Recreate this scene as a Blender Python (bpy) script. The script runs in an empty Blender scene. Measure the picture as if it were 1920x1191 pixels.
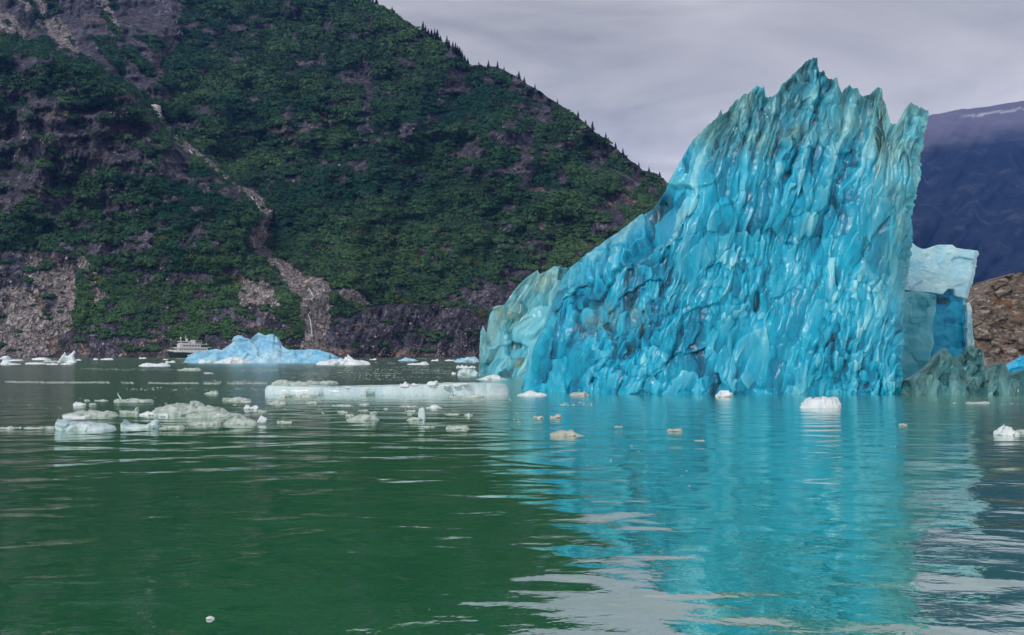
import bpy, math, random
import numpy as np

# ------------------------------------------------------------------ camera, sky, sun, exposure
scene = bpy.context.scene
col = scene.collection
F, U0, V0, VH, CH = 1844.0, 960.0, 595.5, 666.0, 2.0      # focal length, centre and horizon of the photograph (px), eye height (m)
PITCH = math.atan((VH - V0) / F)
cam_d = bpy.data.cameras.new('camera')
cam = bpy.data.objects.new('camera', cam_d); col.objects.link(cam)
cam.location = (0, 0, CH); cam.rotation_euler = (math.pi/2 + PITCH, 0, 0)
cam_d.sensor_width = 36; cam_d.lens = F / 1920 * 36
cam_d.clip_start = 0.1; cam_d.clip_end = 60000
scene.camera = cam

SUN_EL, SUN_AZ = math.radians(44), math.radians(222)        # azimuth clockwise from +Y (behind the camera, a little to its left)
world = bpy.data.worlds.new('World'); scene.world = world; world.use_nodes = True
wt = world.node_tree; wn = wt.nodes; wn.clear()
def N(t, kind, **kw):
    n = t.nodes.new(kind)
    for k, v in kw.items():
        if k.startswith('i_'):
            key = k[2:]; key = int(key) if key.isdigit() else key
            n.inputs[key].default_value = v
        else: setattr(n, k, v)
    return n
def L(t, a, b): t.links.new(a, b)
sky = N(wt, 'ShaderNodeTexSky', sky_type='NISHITA', sun_disc=False, sun_elevation=SUN_EL, sun_rotation=SUN_AZ)
sky.air_density = 1.6; sky.dust_density = 3
tc = N(wt, 'ShaderNodeTexCoord')
sep = N(wt, 'ShaderNodeSeparateXYZ'); L(wt, tc.outputs['Generated'], sep.inputs[0])
za = N(wt, 'ShaderNodeMath', operation='ADD', i_1=0.16); L(wt, sep.outputs[2], za.inputs[0])
zm = N(wt, 'ShaderNodeMath', operation='MAXIMUM', i_1=0.06); L(wt, za.outputs[0], zm.inputs[0])
dx = N(wt, 'ShaderNodeMath', operation='DIVIDE'); L(wt, sep.outputs[0], dx.inputs[0]); L(wt, zm.outputs[0], dx.inputs[1])
dy = N(wt, 'ShaderNodeMath', operation='DIVIDE'); L(wt, sep.outputs[1], dy.inputs[0]); L(wt, zm.outputs[0], dy.inputs[1])
cv = N(wt, 'ShaderNodeCombineXYZ'); L(wt, dx.outputs[0], cv.inputs[0]); L(wt, dy.outputs[0], cv.inputs[1])
mp = N(wt, 'ShaderNodeMapping'); mp.inputs['Scale'].default_value = (0.60, 1.0, 1.0); mp.inputs['Rotation'].default_value = (0, 0, 0.25)
mp.inputs['Location'].default_value = (3.1, 1.7, 0)
L(wt, cv.outputs[0], mp.inputs[0])
cn = N(wt, 'ShaderNodeTexNoise', i_Scale=1.7, i_Detail=7.0, i_Roughness=0.52, i_Distortion=0.9); L(wt, mp.outputs[0], cn.inputs['Vector'])
cr = N(wt, 'ShaderNodeValToRGB')
e = cr.color_ramp.elements
e[0].position = 0.30; e[0].color = (0.325, 0.325, 0.350, 1)
e[1].position = 0.70; e[1].color = (0.690, 0.670, 0.685, 1)
L(wt, cn.outputs[0], cr.inputs[0])
el = N(wt, 'ShaderNodeMapRange', interpolation_type='SMOOTHSTEP', i_1=0.08, i_2=0.36, i_3=1.36, i_4=0.92); L(wt, sep.outputs[2], el.inputs[0])
crm = N(wt, 'ShaderNodeVectorMath', operation='SCALE'); L(wt, cr.outputs[0], crm.inputs[0]); L(wt, el.outputs[0], crm.inputs['Scale'])
mixw = N(wt, 'ShaderNodeMix', data_type='RGBA'); mixw.inputs[0].default_value = 0.93
skm = N(wt, 'ShaderNodeVectorMath', operation='SCALE'); skm.inputs['Scale'].default_value = 0.07
L(wt, sky.outputs[0], skm.inputs[0]); L(wt, skm.outputs[0], mixw.inputs[6]); L(wt, crm.outputs[0], mixw.inputs[7])
bg = N(wt, 'ShaderNodeBackground', i_Strength=1.0); L(wt, mixw.outputs[2], bg.inputs[0])
wo = N(wt, 'ShaderNodeOutputWorld'); L(wt, bg.outputs[0], wo.inputs[0])

sun_d = bpy.data.lights.new('sun', 'SUN'); sun_d.energy = 1.5; sun_d.angle = math.radians(14); sun_d.color = (1.0, 0.965, 0.92)
sun = bpy.data.objects.new('sun', sun_d); col.objects.link(sun)
sun.rotation_euler = (math.pi/2 - SUN_EL, 0, -SUN_AZ + math.pi)
sun.location = (0, -50, 80)
scene.view_settings.view_transform = 'Standard'; scene.view_settings.look = 'None'
scene.view_settings.exposure = 0.22; scene.view_settings.gamma = 1.0; scene.view_settings.use_curve_mapping = False
scene.cycles.use_denoising = True; scene.cycles.use_adaptive_sampling = True; scene.cycles.adaptive_threshold = 0.03
scene.cycles.max_bounces = 6; scene.cycles.transmission_bounces = 6; scene.cycles.sample_clamp_indirect = 4.0

# ------------------------------------------------------------------ numpy noise
def hsh(ix, iy, seed):
    h = (ix.astype(np.int64) * 374761393 + iy.astype(np.int64) * 668265263 + seed * 974634777) & 0xFFFFFFFF
    h = ((h ^ (h >> 13)) * 1274126177) & 0xFFFFFFFF
    h = ((h ^ (h >> 16)) * 2246822519) & 0xFFFFFFFF
    return ((h ^ (h >> 15)) & 0xFFFFFF) / float(0xFFFFFF)
def vnoise(x, y, seed=0):
    ix = np.floor(x); iy = np.floor(y); fx = x-ix; fy = y-iy
    ix = ix.astype(np.int64); iy = iy.astype(np.int64)
    fx = fx*fx*fx*(fx*(fx*6-15)+10); fy = fy*fy*fy*(fy*(fy*6-15)+10)
    a = hsh(ix, iy, seed); b = hsh(ix+1, iy, seed); c = hsh(ix, iy+1, seed); d = hsh(ix+1, iy+1, seed)
    return ((a+(b-a)*fx) + ((c+(d-c)*fx)-(a+(b-a)*fx))*fy)*2-1
def fbm(x, y, seed=0, o=4, g=0.5):
    x = np.asarray(x, float); y = np.asarray(y, float)
    s = 0; a = 1; n = 0
    for k in range(o):
        s = s + a*vnoise(x*2**k + 17.3*k, y*2**k - 9.1*k, seed+k); n += a; a *= g
    return s/n
def worley(x, y, seed=0):
    ix = np.floor(x).astype(np.int64); iy = np.floor(y).astype(np.int64)
    f1 = np.full(x.shape, 9.0); f2 = f1.copy(); rid = np.zeros(x.shape)
    for i in (-1, 0, 1):
        for j in (-1, 0, 1):
            cx = ix+i; cy = iy+j
            d = np.hypot(cx+0.1+0.8*hsh(cx, cy, seed)-x, cy+0.1+0.8*hsh(cx, cy, seed+77)-y)
            nr = d < f1
            f2 = np.where(nr, f1, np.minimum(f2, d)); rid = np.where(nr, hsh(cx, cy, seed+151), rid); f1 = np.where(nr, d, f1)
    return f1, f2, rid
def facets(x, y, seed=0):
    """cells with their own tilt: height of a chiselled surface, the cell's random number and the distance to its border"""
    ix = np.floor(x).astype(np.int64); iy = np.floor(y).astype(np.int64)
    f1 = np.full(x.shape, 9.0); f2 = f1.copy(); rid = np.zeros(x.shape); gx = np.zeros(x.shape); gy = np.zeros(x.shape)
    for i in (-1, 0, 1):
        for j in (-1, 0, 1):
            cx = ix+i; cy = iy+j
            ox = cx+0.1+0.8*hsh(cx, cy, seed)-x; oy = cy+0.1+0.8*hsh(cx, cy, seed+77)-y; d = np.hypot(ox, oy)
            nr = d < f1
            f2 = np.where(nr, f1, np.minimum(f2, d)); f1 = np.where(nr, d, f1)
            rid = np.where(nr, hsh(cx, cy, seed+151), rid); gx = np.where(nr, -ox, gx); gy = np.where(nr, -oy, gy)
    a = (hsh((rid*1e6).astype(np.int64), ix*0, seed+5)-0.5)*2; b = (hsh((rid*1e6).astype(np.int64), ix*0+3, seed+9)-0.5)*2
    return a*gx + b*gy, rid, f2-f1, f1
def sstep(a, b, x):
    t = np.clip((x-a)/(b-a), 0, 1); return t*t*(3-2*t)
def inpoly(u, v, poly):
    r = np.zeros(np.shape(u), bool); n = len(poly)
    for i in range(n):
        x1, y1 = poly[i]; x2, y2 = poly[(i+1) % n]
        if y1 == y2: continue
        c = ((y1 > v) != (y2 > v)) & (u < (x2-x1)*(v-y1)/(y2-y1)+x1)
        r ^= c
    return r
def pldist(u, v, pts):
    """distance to a polyline whose points may carry a half-width; returns distance minus half-width"""
    best = np.full(np.shape(u), 1e9)
    for p, q in zip(pts[:-1], pts[1:]):
        ax, ay = p[:2]; bx, by = q[:2]; ddx, ddy = bx-ax, by-ay
        t = np.clip(((u-ax)*ddx+(v-ay)*ddy)/(ddx*ddx+ddy*ddy), 0, 1)
        d = np.hypot(u-ax-t*ddx, v-ay-t*ddy)
        if len(p) > 2: d = d - (p[2]+(q[2]-p[2])*t)
        best = np.minimum(best, d)
    return best

# ------------------------------------------------------------------ from a direction and a distance to a place
SP, CP = math.sin(PITCH), math.cos(PITCH)
def at(u, v, Y):
    a = (np.asarray(u, float)-U0)/F; b = (V0-np.asarray(v, float))/F
    fy = CP-b*SP; k = np.asarray(Y, float)/fy
    return np.stack([a*k, np.broadcast_to(Y, np.shape(k))*1.0, CH+(SP+b*CP)*k], -1)
def shoreY(v):                                   # distance of the water surface seen at image row v
    b = (V0-v)/F; return -CH*(CP-b*SP)/(SP+b*CP)

# ------------------------------------------------------------------ mesh helpers
def mesh_np(name, verts, faces, mat=None, parent=None, smooth=True, attrs=None, loc=(0,0,0)):
    verts = np.asarray(verts, np.float32).reshape(-1, 3)
    me = bpy.data.meshes.new(name)
    faces = np.asarray(faces, np.int32); k = faces.shape[1]; n = len(faces)
    me.vertices.add(len(verts)); me.vertices.foreach_set('co', verts.ravel())
    me.loops.add(n*k); me.loops.foreach_set('vertex_index', faces.ravel())
    me.polygons.add(n); me.polygons.foreach_set('loop_start', np.arange(0, n*k, k, dtype=np.int32))
    me.polygons.foreach_set('loop_total', np.full(n, k, np.int32))
    if smooth: me.polygons.foreach_set('use_smooth', np.ones(n, bool))
    me.update(calc_edges=True)
    if attrs:
        for an, av in attrs.items():
            at_ = me.attributes.new(an, 'FLOAT', 'POINT'); at_.data.foreach_set('value', np.asarray(av, np.float32).ravel())
    if mat: me.materials.append(mat)
    return link(name, me, parent, loc)
def link(name, me, parent=None, loc=(0,0,0)):
    o = bpy.data.objects.new(name, me); col.objects.link(o); o.location = loc
    if parent: o.parent = parent
    return o
def empty(name, loc=(0,0,0), rz=0.0):
    o = bpy.data.objects.new(name, None); col.objects.link(o); o.location = loc; o.rotation_euler = (0,0,rz); o.empty_display_size = 1; return o
def tag(o, label=None, cat=None, group=None, kind=None):
    if label: o['label'] = label
    if cat: o['category'] = cat
    if group: o['group'] = group
    if kind: o['kind'] = kind
    return o
def grid_faces(nr, nc, off=0, wrap=False):
    r = np.arange(nr-1)[:, None]; c = np.arange(nc if wrap else nc-1)[None, :]; c2 = (c+1) % nc
    return np.stack([off+r*nc+c, off+r*nc+c2, off+(r+1)*nc+c2, off+(r+1)*nc+c], -1).reshape(-1, 4)

# ------------------------------------------------------------------ materials
def new_mat(name):
    m = bpy.data.materials.new(name); m.use_nodes = True; t = m.node_tree
    for n in list(t.nodes): t.nodes.remove(n)
    out = N(t, 'ShaderNodeOutputMaterial'); return m, t, out
def noise(t, scale, detail=4, rough=0.55, vec=None, dist=0.0):
    n = N(t, 'ShaderNodeTexNoise', i_Scale=scale, i_Detail=detail, i_Roughness=rough, i_Distortion=dist)
    if vec is not None: L(t, vec, n.inputs['Vector'])
    return n.outputs[0]
def ramp(t, src, p0, p1, c0=(0,0,0), c1=(1,1,1)):
    r = N(t, 'ShaderNodeValToRGB'); e = r.color_ramp.elements
    e[0].position = p0; e[1].position = p1; e[0].color = (*c0, 1); e[1].color = (*c1, 1)
    L(t, src, r.inputs[0]); return r.outputs[0]
def mix(t, f, a, b):
    m = N(t, 'ShaderNodeMix', data_type='RGBA')
    for s, i in ((f, 0), (a, 6), (b, 7)):
        if isinstance(s, (int, float)): m.inputs[i].default_value = s
        elif isinstance(s, tuple): m.inputs[i].default_value = (*s, 1)
        else: L(t, s, m.inputs[i])
    return m.outputs[2]
def math_(t, op, a, b=0.0, clamp=False):
    m = N(t, 'ShaderNodeMath', operation=op); m.use_clamp = clamp
    for s, i in ((a, 0), (b, 1)):
        if isinstance(s, (int, float)): m.inputs[i].default_value = s
        else: L(t, s, m.inputs[i])
    return m.outputs[0]
def attr(t, name): return N(t, 'ShaderNodeAttribute', attribute_name=name).outputs['Fac']
def mapping(t, scale=(1,1,1), rot=(0,0,0)):
    tcn = N(t, 'ShaderNodeTexCoord'); m = N(t, 'ShaderNodeMapping')
    m.inputs['Scale'].default_value = scale; m.inputs['Rotation'].default_value = rot
    L(t, tcn.outputs['Object'], m.inputs[0]); return m.outputs[0]
def bump(t, h, strength, dist, normal=None):
    b = N(t, 'ShaderNodeBump'); b.inputs['Strength'].default_value = strength; b.inputs['Distance'].default_value = dist
    L(t, h, b.inputs['Height'])
    if normal is not None: L(t, normal, b.inputs['Normal'])
    return b.outputs[0]

def mat_plain(name, c, rough=0.5, metal=0.0, var=0.12, scale=3.0):
    m, t, out = new_mat(name)
    p = N(t, 'ShaderNodeBsdfPrincipled', i_Roughness=rough, i_Metallic=metal)
    n = noise(t, scale, 3, 0.6, mapping(t))
    L(t, mix(t, n, tuple(x*(1-var) for x in c), tuple(min(1, x*(1+var)) for x in c)), p.inputs['Base Color'])
    L(t, p.outputs[0], out.inputs[0]); return m

def mat_mountain():
    m, t, out = new_mat('mountain_ground')
    v = mapping(t)
    n1 = noise(t, 0.010, 6, 0.6, v); n2 = noise(t, 0.05, 8, 0.65, v); n3 = noise(t, 0.3, 5, 0.7, v)
    vs = mapping(t, (0.06, 0.06, 0.012), (0.35, 0.25, 0)); streak = noise(t, 1.0, 6, 0.65, vs)
    rock = mix(t, ramp(t, n2, 0.36, 0.66), (0.036, 0.034, 0.056), (0.190, 0.175, 0.232))
    rock = mix(t, ramp(t, streak, 0.48, 0.62), rock, mix(t, n3, (0.055, 0.052, 0.080), (0.21, 0.195, 0.235)))
    rust = mix(t, ramp(t, n3, 0.35, 0.65), (0.09, 0.06, 0.05), (0.42, 0.30, 0.22))
    rock = mix(t, math_(t, 'MULTIPLY', attr(t, 'rust'), ramp(t, n2, 0.40, 0.56)), rock, rust)
    pale = mix(t, ramp(t, n3, 0.36, 0.66), (0.17, 0.15, 0.155), (0.58, 0.51, 0.48))
    rock = mix(t, math_(t, 'MULTIPLY', attr(t, 'scree'), ramp(t, n2, 0.20, 0.46)), rock, pale)
    rock = mix(t, ramp(t, noise(t, 0.12, 6, 0.7, v), 0.56, 0.64), rock, (0.020, 0.020, 0.036))
    rock = mix(t, ramp(t, noise(t, 0.22, 5, 0.7, vs), 0.66, 0.72), rock, (0.24, 0.22, 0.25))
    for sc_, lo_, hi_ in ((0.10, 0.55, 1.55), (0.30, 0.62, 1.5)):
        dv = N(t, 'ShaderNodeVectorMath', operation='ADD'); nz_ = N(t, 'ShaderNodeTexNoise', i_Scale=0.06, i_Detail=4.0); L(t, v, nz_.inputs['Vector'])
        sv_ = N(t, 'ShaderNodeVectorMath', operation='SCALE'); sv_.inputs['Scale'].default_value = 14.0; L(t, nz_.outputs['Color'], sv_.inputs[0]); L(t, v, dv.inputs[0]); L(t, sv_.outputs[0], dv.inputs[1])
        mm = N(t, 'ShaderNodeMapping'); mm.inputs['Scale'].default_value = (1, 1, 0.5); mm.inputs['Rotation'].default_value = (0.3, 0.5, 0); L(t, dv.outputs[0], mm.inputs[0])
        vc = N(t, 'ShaderNodeTexVoronoi', i_Scale=sc_); L(t, mm.outputs[0], vc.inputs['Vector'])
        ve = N(t, 'ShaderNodeTexVoronoi', feature='DISTANCE_TO_EDGE', i_Scale=sc_); L(t, mm.outputs[0], ve.inputs['Vector'])
        sx = N(t, 'ShaderNodeSeparateXYZ'); L(t, vc.outputs['Color'], sx.inputs[0])
        tone = N(t, 'ShaderNodeMapRange', i_3=lo_, i_4=hi_); L(t, sx.outputs[0], tone.inputs[0])
        tone2 = math_(t, 'MULTIPLY', tone.outputs[0], ramp(t, ve.outputs['Distance'], 0.0, 0.09, (0.45,)*3, (1,1,1)))
        sca = N(t, 'ShaderNodeVectorMath', operation='SCALE'); L(t, rock, sca.inputs[0]); L(t, tone2, sca.inputs['Scale']); rock = sca.outputs[0]
        crk = tone2 if sc_ == 0.10 else math_(t, 'ADD', crk, math_(t, 'MULTIPLY', tone2, 0.4))
    green = mix(t, ramp(t, n2, 0.35, 0.65), (0.010, 0.024, 0.020), (0.036, 0.066, 0.036))
    c = mix(t, attr(t, 'veg'), rock, green)
    p = N(t, 'ShaderNodeBsdfPrincipled', i_Roughness=0.85); L(t, c, p.inputs['Base Color'])
    h = math_(t, 'ADD', n2, math_(t, 'ADD', math_(t, 'MULTIPLY', streak, 0.9), math_(t, 'MULTIPLY', n3, 0.25)))
    h = math_(t, 'ADD', h, math_(t, 'MULTIPLY', crk, 0.35))
    L(t, bump(t, h, 1.0, 14.0), p.inputs['Normal'])
    L(t, p.outputs[0], out.inputs[0]); return m

def mat_brush():
    m, t, out = new_mat('alder_leaves')
    v = mapping(t)
    tint = attr(t, 'tint'); n = noise(t, 0.006, 4, 0.6, v)
    c = mix(t, tint, (0.026, 0.074, 0.050), (0.122, 0.220, 0.094))
    c = mix(t, ramp(t, n, 0.42, 0.68), c, (0.024, 0.085, 0.058))
    c = mix(t, attr(t, 'autumn'), c, (0.15, 0.14, 0.035))
    d = N(t, 'ShaderNodeBsdfDiffuse'); L(t, c, d.inputs[0])
    tr = N(t, 'ShaderNodeBsdfTranslucent'); L(t, c, tr.inputs[0])
    ms = N(t, 'ShaderNodeMixShader', i_0=0.25); L(t, d.outputs[0], ms.inputs[1]); L(t, tr.outputs[0], ms.inputs[2])
    L(t, ms.outputs[0], out.inputs[0]); return m

def mat_far():
    m, t, out = new_mat('far_mountain_rock')
    v = mapping(t, (1,1,1)); n = noise(t, 0.004, 8, 0.62, v)
    vs = mapping(t, (0.012, 0.012, 0.003), (0.2, 0.5, 0)); s = noise(t, 1.0, 6, 0.6, vs)
    c = mix(t, ramp(t, n, 0.35, 0.66), (0.005, 0.010, 0.022), (0.018, 0.026, 0.048))  # dark bluish rock; some of the blue of distance is painted in here
    c = mix(t, ramp(t, s, 0.52, 0.72), c, (0.060, 0.062, 0.090))
    c = mix(t, attr(t, 'bare'), c, mix(t, n, (0.10, 0.09, 0.14), (0.22, 0.20, 0.25)))
    c = mix(t, attr(t, 'snow'), c, (0.46, 0.45, 0.48))
    p = N(t, 'ShaderNodeBsdfPrincipled', i_Roughness=0.95); L(t, c, p.inputs['Base Color'])
    p.inputs['Specular IOR Level'].default_value = 0.1
    L(t, bump(t, math_(t, 'ADD', n, s), 0.5, 30.0), p.inputs['Normal'])
    L(t, p.outputs[0], out.inputs[0]); return m

def mat_outcrop():
    m, t, out = new_mat('brown_rock')
    v = mapping(t); n = noise(t, 0.16, 8, 0.65, v); n2 = noise(t, 0.9, 6, 0.65, v)
    vs = mapping(t, (0.25, 0.25, 0.9), (0.5, 0.6, 0.3)); s = noise(t, 1.0, 6, 0.6, vs, 0.6)
    c = mix(t, ramp(t, n2, 0.3, 0.68), (0.030, 0.023, 0.022), (0.34, 0.27, 0.21))
    c = mix(t, ramp(t, s, 0.54, 0.62), c, (0.50, 0.44, 0.40))
    c = mix(t, ramp(t, n, 0.56, 0.66), c, (0.26, 0.13, 0.055))
    c = mix(t, ramp(t, noise(t, 0.22, 6, 0.7, vs), 0.60, 0.66), c, (0.030, 0.045, 0.016))
    p = N(t, 'ShaderNodeBsdfPrincipled', i_Roughness=0.8); L(t, c, p.inputs['Base Color'])
    L(t, bump(t, math_(t, 'ADD', n2, s), 1.0, 1.6), p.inputs['Normal'])
    L(t, p.outputs[0], out.inputs[0]); return m

def mat_ice_blue(name='blue_ice', deep=(0.0003, 0.185, 0.345), light=(0.0015, 0.420, 0.640), clearc=(0.24, 0.56, 0.58), trans=0.05, sc=1.0, white=(0.30, 0.72, 0.82), sss=0.85):
    m, t, out = new_mat(name)
    v = mapping(t, (1, 1, 0.42), (0, 0.25, 0)); v1 = mapping(t)
    n1 = noise(t, 0.55*sc, 5, 0.6, v, 0.5); n2 = noise(t, 2.4*sc, 5, 0.6, v, 0.4); n3 = noise(t, 0.16*sc, 3, 0.5, v1)
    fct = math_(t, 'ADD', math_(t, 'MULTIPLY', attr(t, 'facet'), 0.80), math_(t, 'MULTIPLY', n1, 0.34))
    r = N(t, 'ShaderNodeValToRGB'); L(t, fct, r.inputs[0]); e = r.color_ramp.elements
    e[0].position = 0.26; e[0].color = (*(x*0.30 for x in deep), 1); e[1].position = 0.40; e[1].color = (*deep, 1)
    for pos, cc in ((0.64, light), (0.82, tuple(0.7*a+0.3*b for a, b in zip(light, white))), (0.95, white)):  # pale end of the ramp: bubbly ice, and sky glints painted as colour
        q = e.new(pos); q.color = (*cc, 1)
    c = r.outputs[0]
    c = mix(t, math_(t, 'MULTIPLY', ramp(t, n2, 0.62, 0.74), 0.35), c, white)
    c = mix(t, math_(t, 'MULTIPLY', ramp(t, n3, 0.50, 0.72), 0.35), c, deep)
    cl = attr(t, 'clear')
    clr = math_(t, 'MULTIPLY', cl, ramp(t, noise(t, 0.9*sc, 5, 0.65, v, 0.6), 0.30, 0.58), True)
    cc = mix(t, ramp(t, math_(t, 'ADD', math_(t, 'MULTIPLY', n2, 0.6), math_(t, 'MULTIPLY', attr(t, 'facet'), 0.4)), 0.34, 0.62), tuple(x*y for x, y in zip(clearc, (0.14, 0.40, 0.46))), clearc)
    c = mix(t, math_(t, 'MULTIPLY', clr, 0.85), c, cc)
    ol = math_(t, 'MULTIPLY', attr(t, 'olive'), ramp(t, n2, 0.34, 0.58), True)
    c = mix(t, ol, c, (0.40, 0.52, 0.30))
    p = N(t, 'ShaderNodeBsdfPrincipled', i_IOR=1.31)
    L(t, c, p.inputs['Base Color'])
    L(t, ramp(t, n1, 0.3, 0.7, (0.06,)*3, (0.20,)*3), p.inputs['Roughness'])
    L(t, math_(t, 'ADD', math_(t, 'MULTIPLY', clr, 0.55), trans, True), p.inputs['Transmission Weight'])
    p.inputs['Subsurface Weight'].default_value = sss; p.inputs['Subsurface Radius'].default_value = (0.3, 0.9, 1.0); p.inputs['Subsurface Scale'].default_value = 0.22/sc
    hb = math_(t, 'ADD', noise(t, 3.2*sc, 5, 0.6, v, 0.4), math_(t, 'MULTIPLY', noise(t, 11.0*sc, 4, 0.6, v), 0.3))
    L(t, bump(t, hb, 0.35, 0.10/sc), p.inputs['Normal'])
    p.inputs['Coat Weight'].default_value = 0.40; p.inputs['Coat Roughness'].default_value = 0.03; p.inputs['Coat IOR'].default_value = 1.45
    vo = N(t, 'ShaderNodeTexVoronoi', feature='SMOOTH_F1', i_Scale=3.0*sc); L(t, v, vo.inputs['Vector'])
    L(t, bump(t, math_(t, 'ADD', math_(t, 'MULTIPLY', vo.outputs['Distance'], 0.8), hb), 0.9, 0.14/sc), p.inputs['Coat Normal'])
    L(t, p.outputs[0], out.inputs[0]); return m

def mat_ice_white(name, c0, c1, trans=0.0, rough=0.35, sc=1.0, bstr=0.6):
    m, t, out = new_mat(name)
    v = mapping(t); n1 = noise(t, 1.4*sc, 5, 0.6, v); n2 = noise(t, 6.0*sc, 6, 0.65, v)
    c = mix(t, ramp(t, n1, 0.32, 0.68), c0, c1)
    p = N(t, 'ShaderNodeBsdfPrincipled', i_Roughness=rough, i_IOR=1.31); L(t, c, p.inputs['Base Color'])
    p.inputs['Transmission Weight'].default_value = trans
    p.inputs['Coat Weight'].default_value = 0.25; p.inputs['Coat Roughness'].default_value = 0.12
    L(t, bump(t, math_(t, 'ADD', n2, n1), bstr, 0.10/sc), p.inputs['Normal'])
    L(t, p.outputs[0], out.inputs[0]); return m

def mat_water():
    m, t, out = new_mat('fjord_water')
    v = mapping(t)
    vr = mapping(t, (1.0, 1.35, 1.0), (0, 0, 0.12))
    swell = noise(t, 0.55, 2, 0.45, vr, 0.3); rip = noise(t, 2.3, 3, 0.5, vr, 0.4); fine = noise(t, 8.0, 3, 0.55, vr)
    gust = ramp(t, noise(t, 0.035, 3, 0.5, v), 0.40, 0.62)
    h = math_(t, 'ADD', math_(t, 'MULTIPLY', swell, 0.080), math_(t, 'MULTIPLY', rip, 0.0075))
    h = math_(t, 'ADD', h, math_(t, 'MULTIPLY', math_(t, 'MULTIPLY', fine, 0.0030), math_(t, 'ADD', gust, 0.35)))
    nb = bump(t, h, 1.0, 1.0)
    c = mix(t, noise(t, 0.12, 4, 0.6, v), (0.016, 0.175, 0.034), (0.034, 0.260, 0.060))
    d = N(t, 'ShaderNodeBsdfDiffuse'); L(t, c, d.inputs[0])
    pos = N(t, 'ShaderNodeSeparateXYZ'); L(t, v, pos.inputs[0])
    wind = math_(t, 'ADD', pos.outputs[1], math_(t, 'MULTIPLY', noise(t, 0.05, 3, 0.5, v), 24.0))
    rgh = ramp(t, math_(t, 'MULTIPLY', wind, 0.01), 0.22, 0.50, (0.02,)*3, (0.15,)*3)          # calm near the boat, ruffled by the wind farther out
    g = N(t, 'ShaderNodeBsdfGlossy'); L(t, rgh, g.inputs['Roughness']); g.inputs[0].default_value = (0.96, 1.0, 0.99, 1); L(t, nb, g.inputs['Normal'])
    fr = N(t, 'ShaderNodeFresnel', i_IOR=1.333); L(t, nb, fr.inputs['Normal'])
    f = math_(t, 'ADD', math_(t, 'MULTIPLY', fr.outputs[0], 0.36), 0.60, True)
    ms = N(t, 'ShaderNodeMixShader'); L(t, f, ms.inputs[0]); L(t, d.outputs[0], ms.inputs[1]); L(t, g.outputs[0], ms.inputs[2])
    L(t, ms.outputs[0], out.inputs[0]); return m

M = dict(mount=mat_mountain(), brush=mat_brush(), far=mat_far(), outcrop=mat_outcrop(), water=mat_water(),
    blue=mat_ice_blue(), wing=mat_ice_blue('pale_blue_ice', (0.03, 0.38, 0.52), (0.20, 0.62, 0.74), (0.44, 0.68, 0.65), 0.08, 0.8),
    glassy=mat_ice_blue('glassy_green_ice', (0.022, 0.19, 0.22), (0.13, 0.37, 0.38), (0.24, 0.46, 0.45), 0.22, 1.6, (0.36, 0.60, 0.60)),
    deep=mat_ice_blue('deep_blue_ice', (0.003, 0.30, 0.58), (0.020, 0.50, 0.78), (0.10, 0.52, 0.66), 0.10, 0.8, (0.06, 0.56, 0.78)),
    cap=mat_ice_white('pale_blue_white_ice', (0.28, 0.64, 0.82), (0.62, 0.86, 0.93), 0.0, 0.40, 0.5, 0.5),
    sky_ice=mat_ice_white('sky_blue_ice', (0.17, 0.52, 0.80), (0.56, 0.80, 0.90), 0.0, 0.5, 0.12, 0.8),
    white=mat_ice_white('white_ice', (0.62, 0.74, 0.80), (0.88, 0.91, 0.92), 0.0, 0.3, 1.6, 0.8),
    pale=mat_ice_white('pale_green_ice', (0.42, 0.55, 0.50), (0.78, 0.86, 0.80), 0.25, 0.12, 2.2, 0.9),
    slab=mat_ice_white('milky_ice', (0.46, 0.66, 0.72), (0.74, 0.86, 0.87), 0.0, 0.35, 0.8, 0.9),
    dirty=mat_ice_white('dirty_ice', (0.36, 0.38, 0.33), (0.60, 0.60, 0.54), 0.0, 0.4),
    spruce=mat_plain('spruce_needles', (0.018, 0.040, 0.030), 0.9, 0, 0.4, 0.5), bark=mat_plain('bark', (0.06, 0.045, 0.035), 0.9))

# ------------------------------------------------------------------ water
def build_water():
    R = 6500.0
    o = mesh_np('water', [(-R,-300,0),(R,-300,0),(R,R,0),(-R,R,0)], [(0,1,2,3)], M['water'], smooth=False)
    tag(o, kind='structure')
build_water()

# ------------------------------------------------------------------ the mountainside
RIDGE = [(-500,-420),(-200,-380),(0,-330),(300,-220),(500,-110),(600,-50),(650,-22),(690,2),(720,13),(760,38),(790,57),(830,80),(850,98),(880,120),(930,127),(960,140),
         (1000,165),(1040,190),(1080,215),(1100,235),(1140,266),(1180,300),(1205,318),(1225,324),(1245,336),(1290,390),(1400,520),(1500,600),(1570,655),(1600,668)]
RU = np.array([p[0] for p in RIDGE], float); RV = np.array([p[1] for p in RIDGE], float)
SPUR = [(-500,60),(-100,85),(0,90),(90,95),(150,112),(200,140),(250,172),(285,215),(330,262),(380,300),(430,338),(465,368),(497,405),(470,440),(470,465),(520,505),(555,545),(570,600),(565,669)]
GULLY = [(332,0,3),(318,70,4),(300,125,3),(284,175,5),(292,205,7),(318,250,4),(350,275,7),(400,312,5),(440,342,6),(478,375,8),(512,404,10),(485,432,17),(484,464,13),(528,498,11),(556,528,22),(592,552,32),(590,600,24),(586,669,24)]
def ridge_v(u): return np.interp(u, RU, RV) + 3.0*fbm(u/22, u*0, 5, 4) + 1.5*fbm(u/6, u*0, 8, 2)
def spur_sd(u, v):
    d = pldist(u, v, SPUR)
    return np.where(inpoly(u, v, SPUR + [(-500, 700)]), -d, d)
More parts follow.
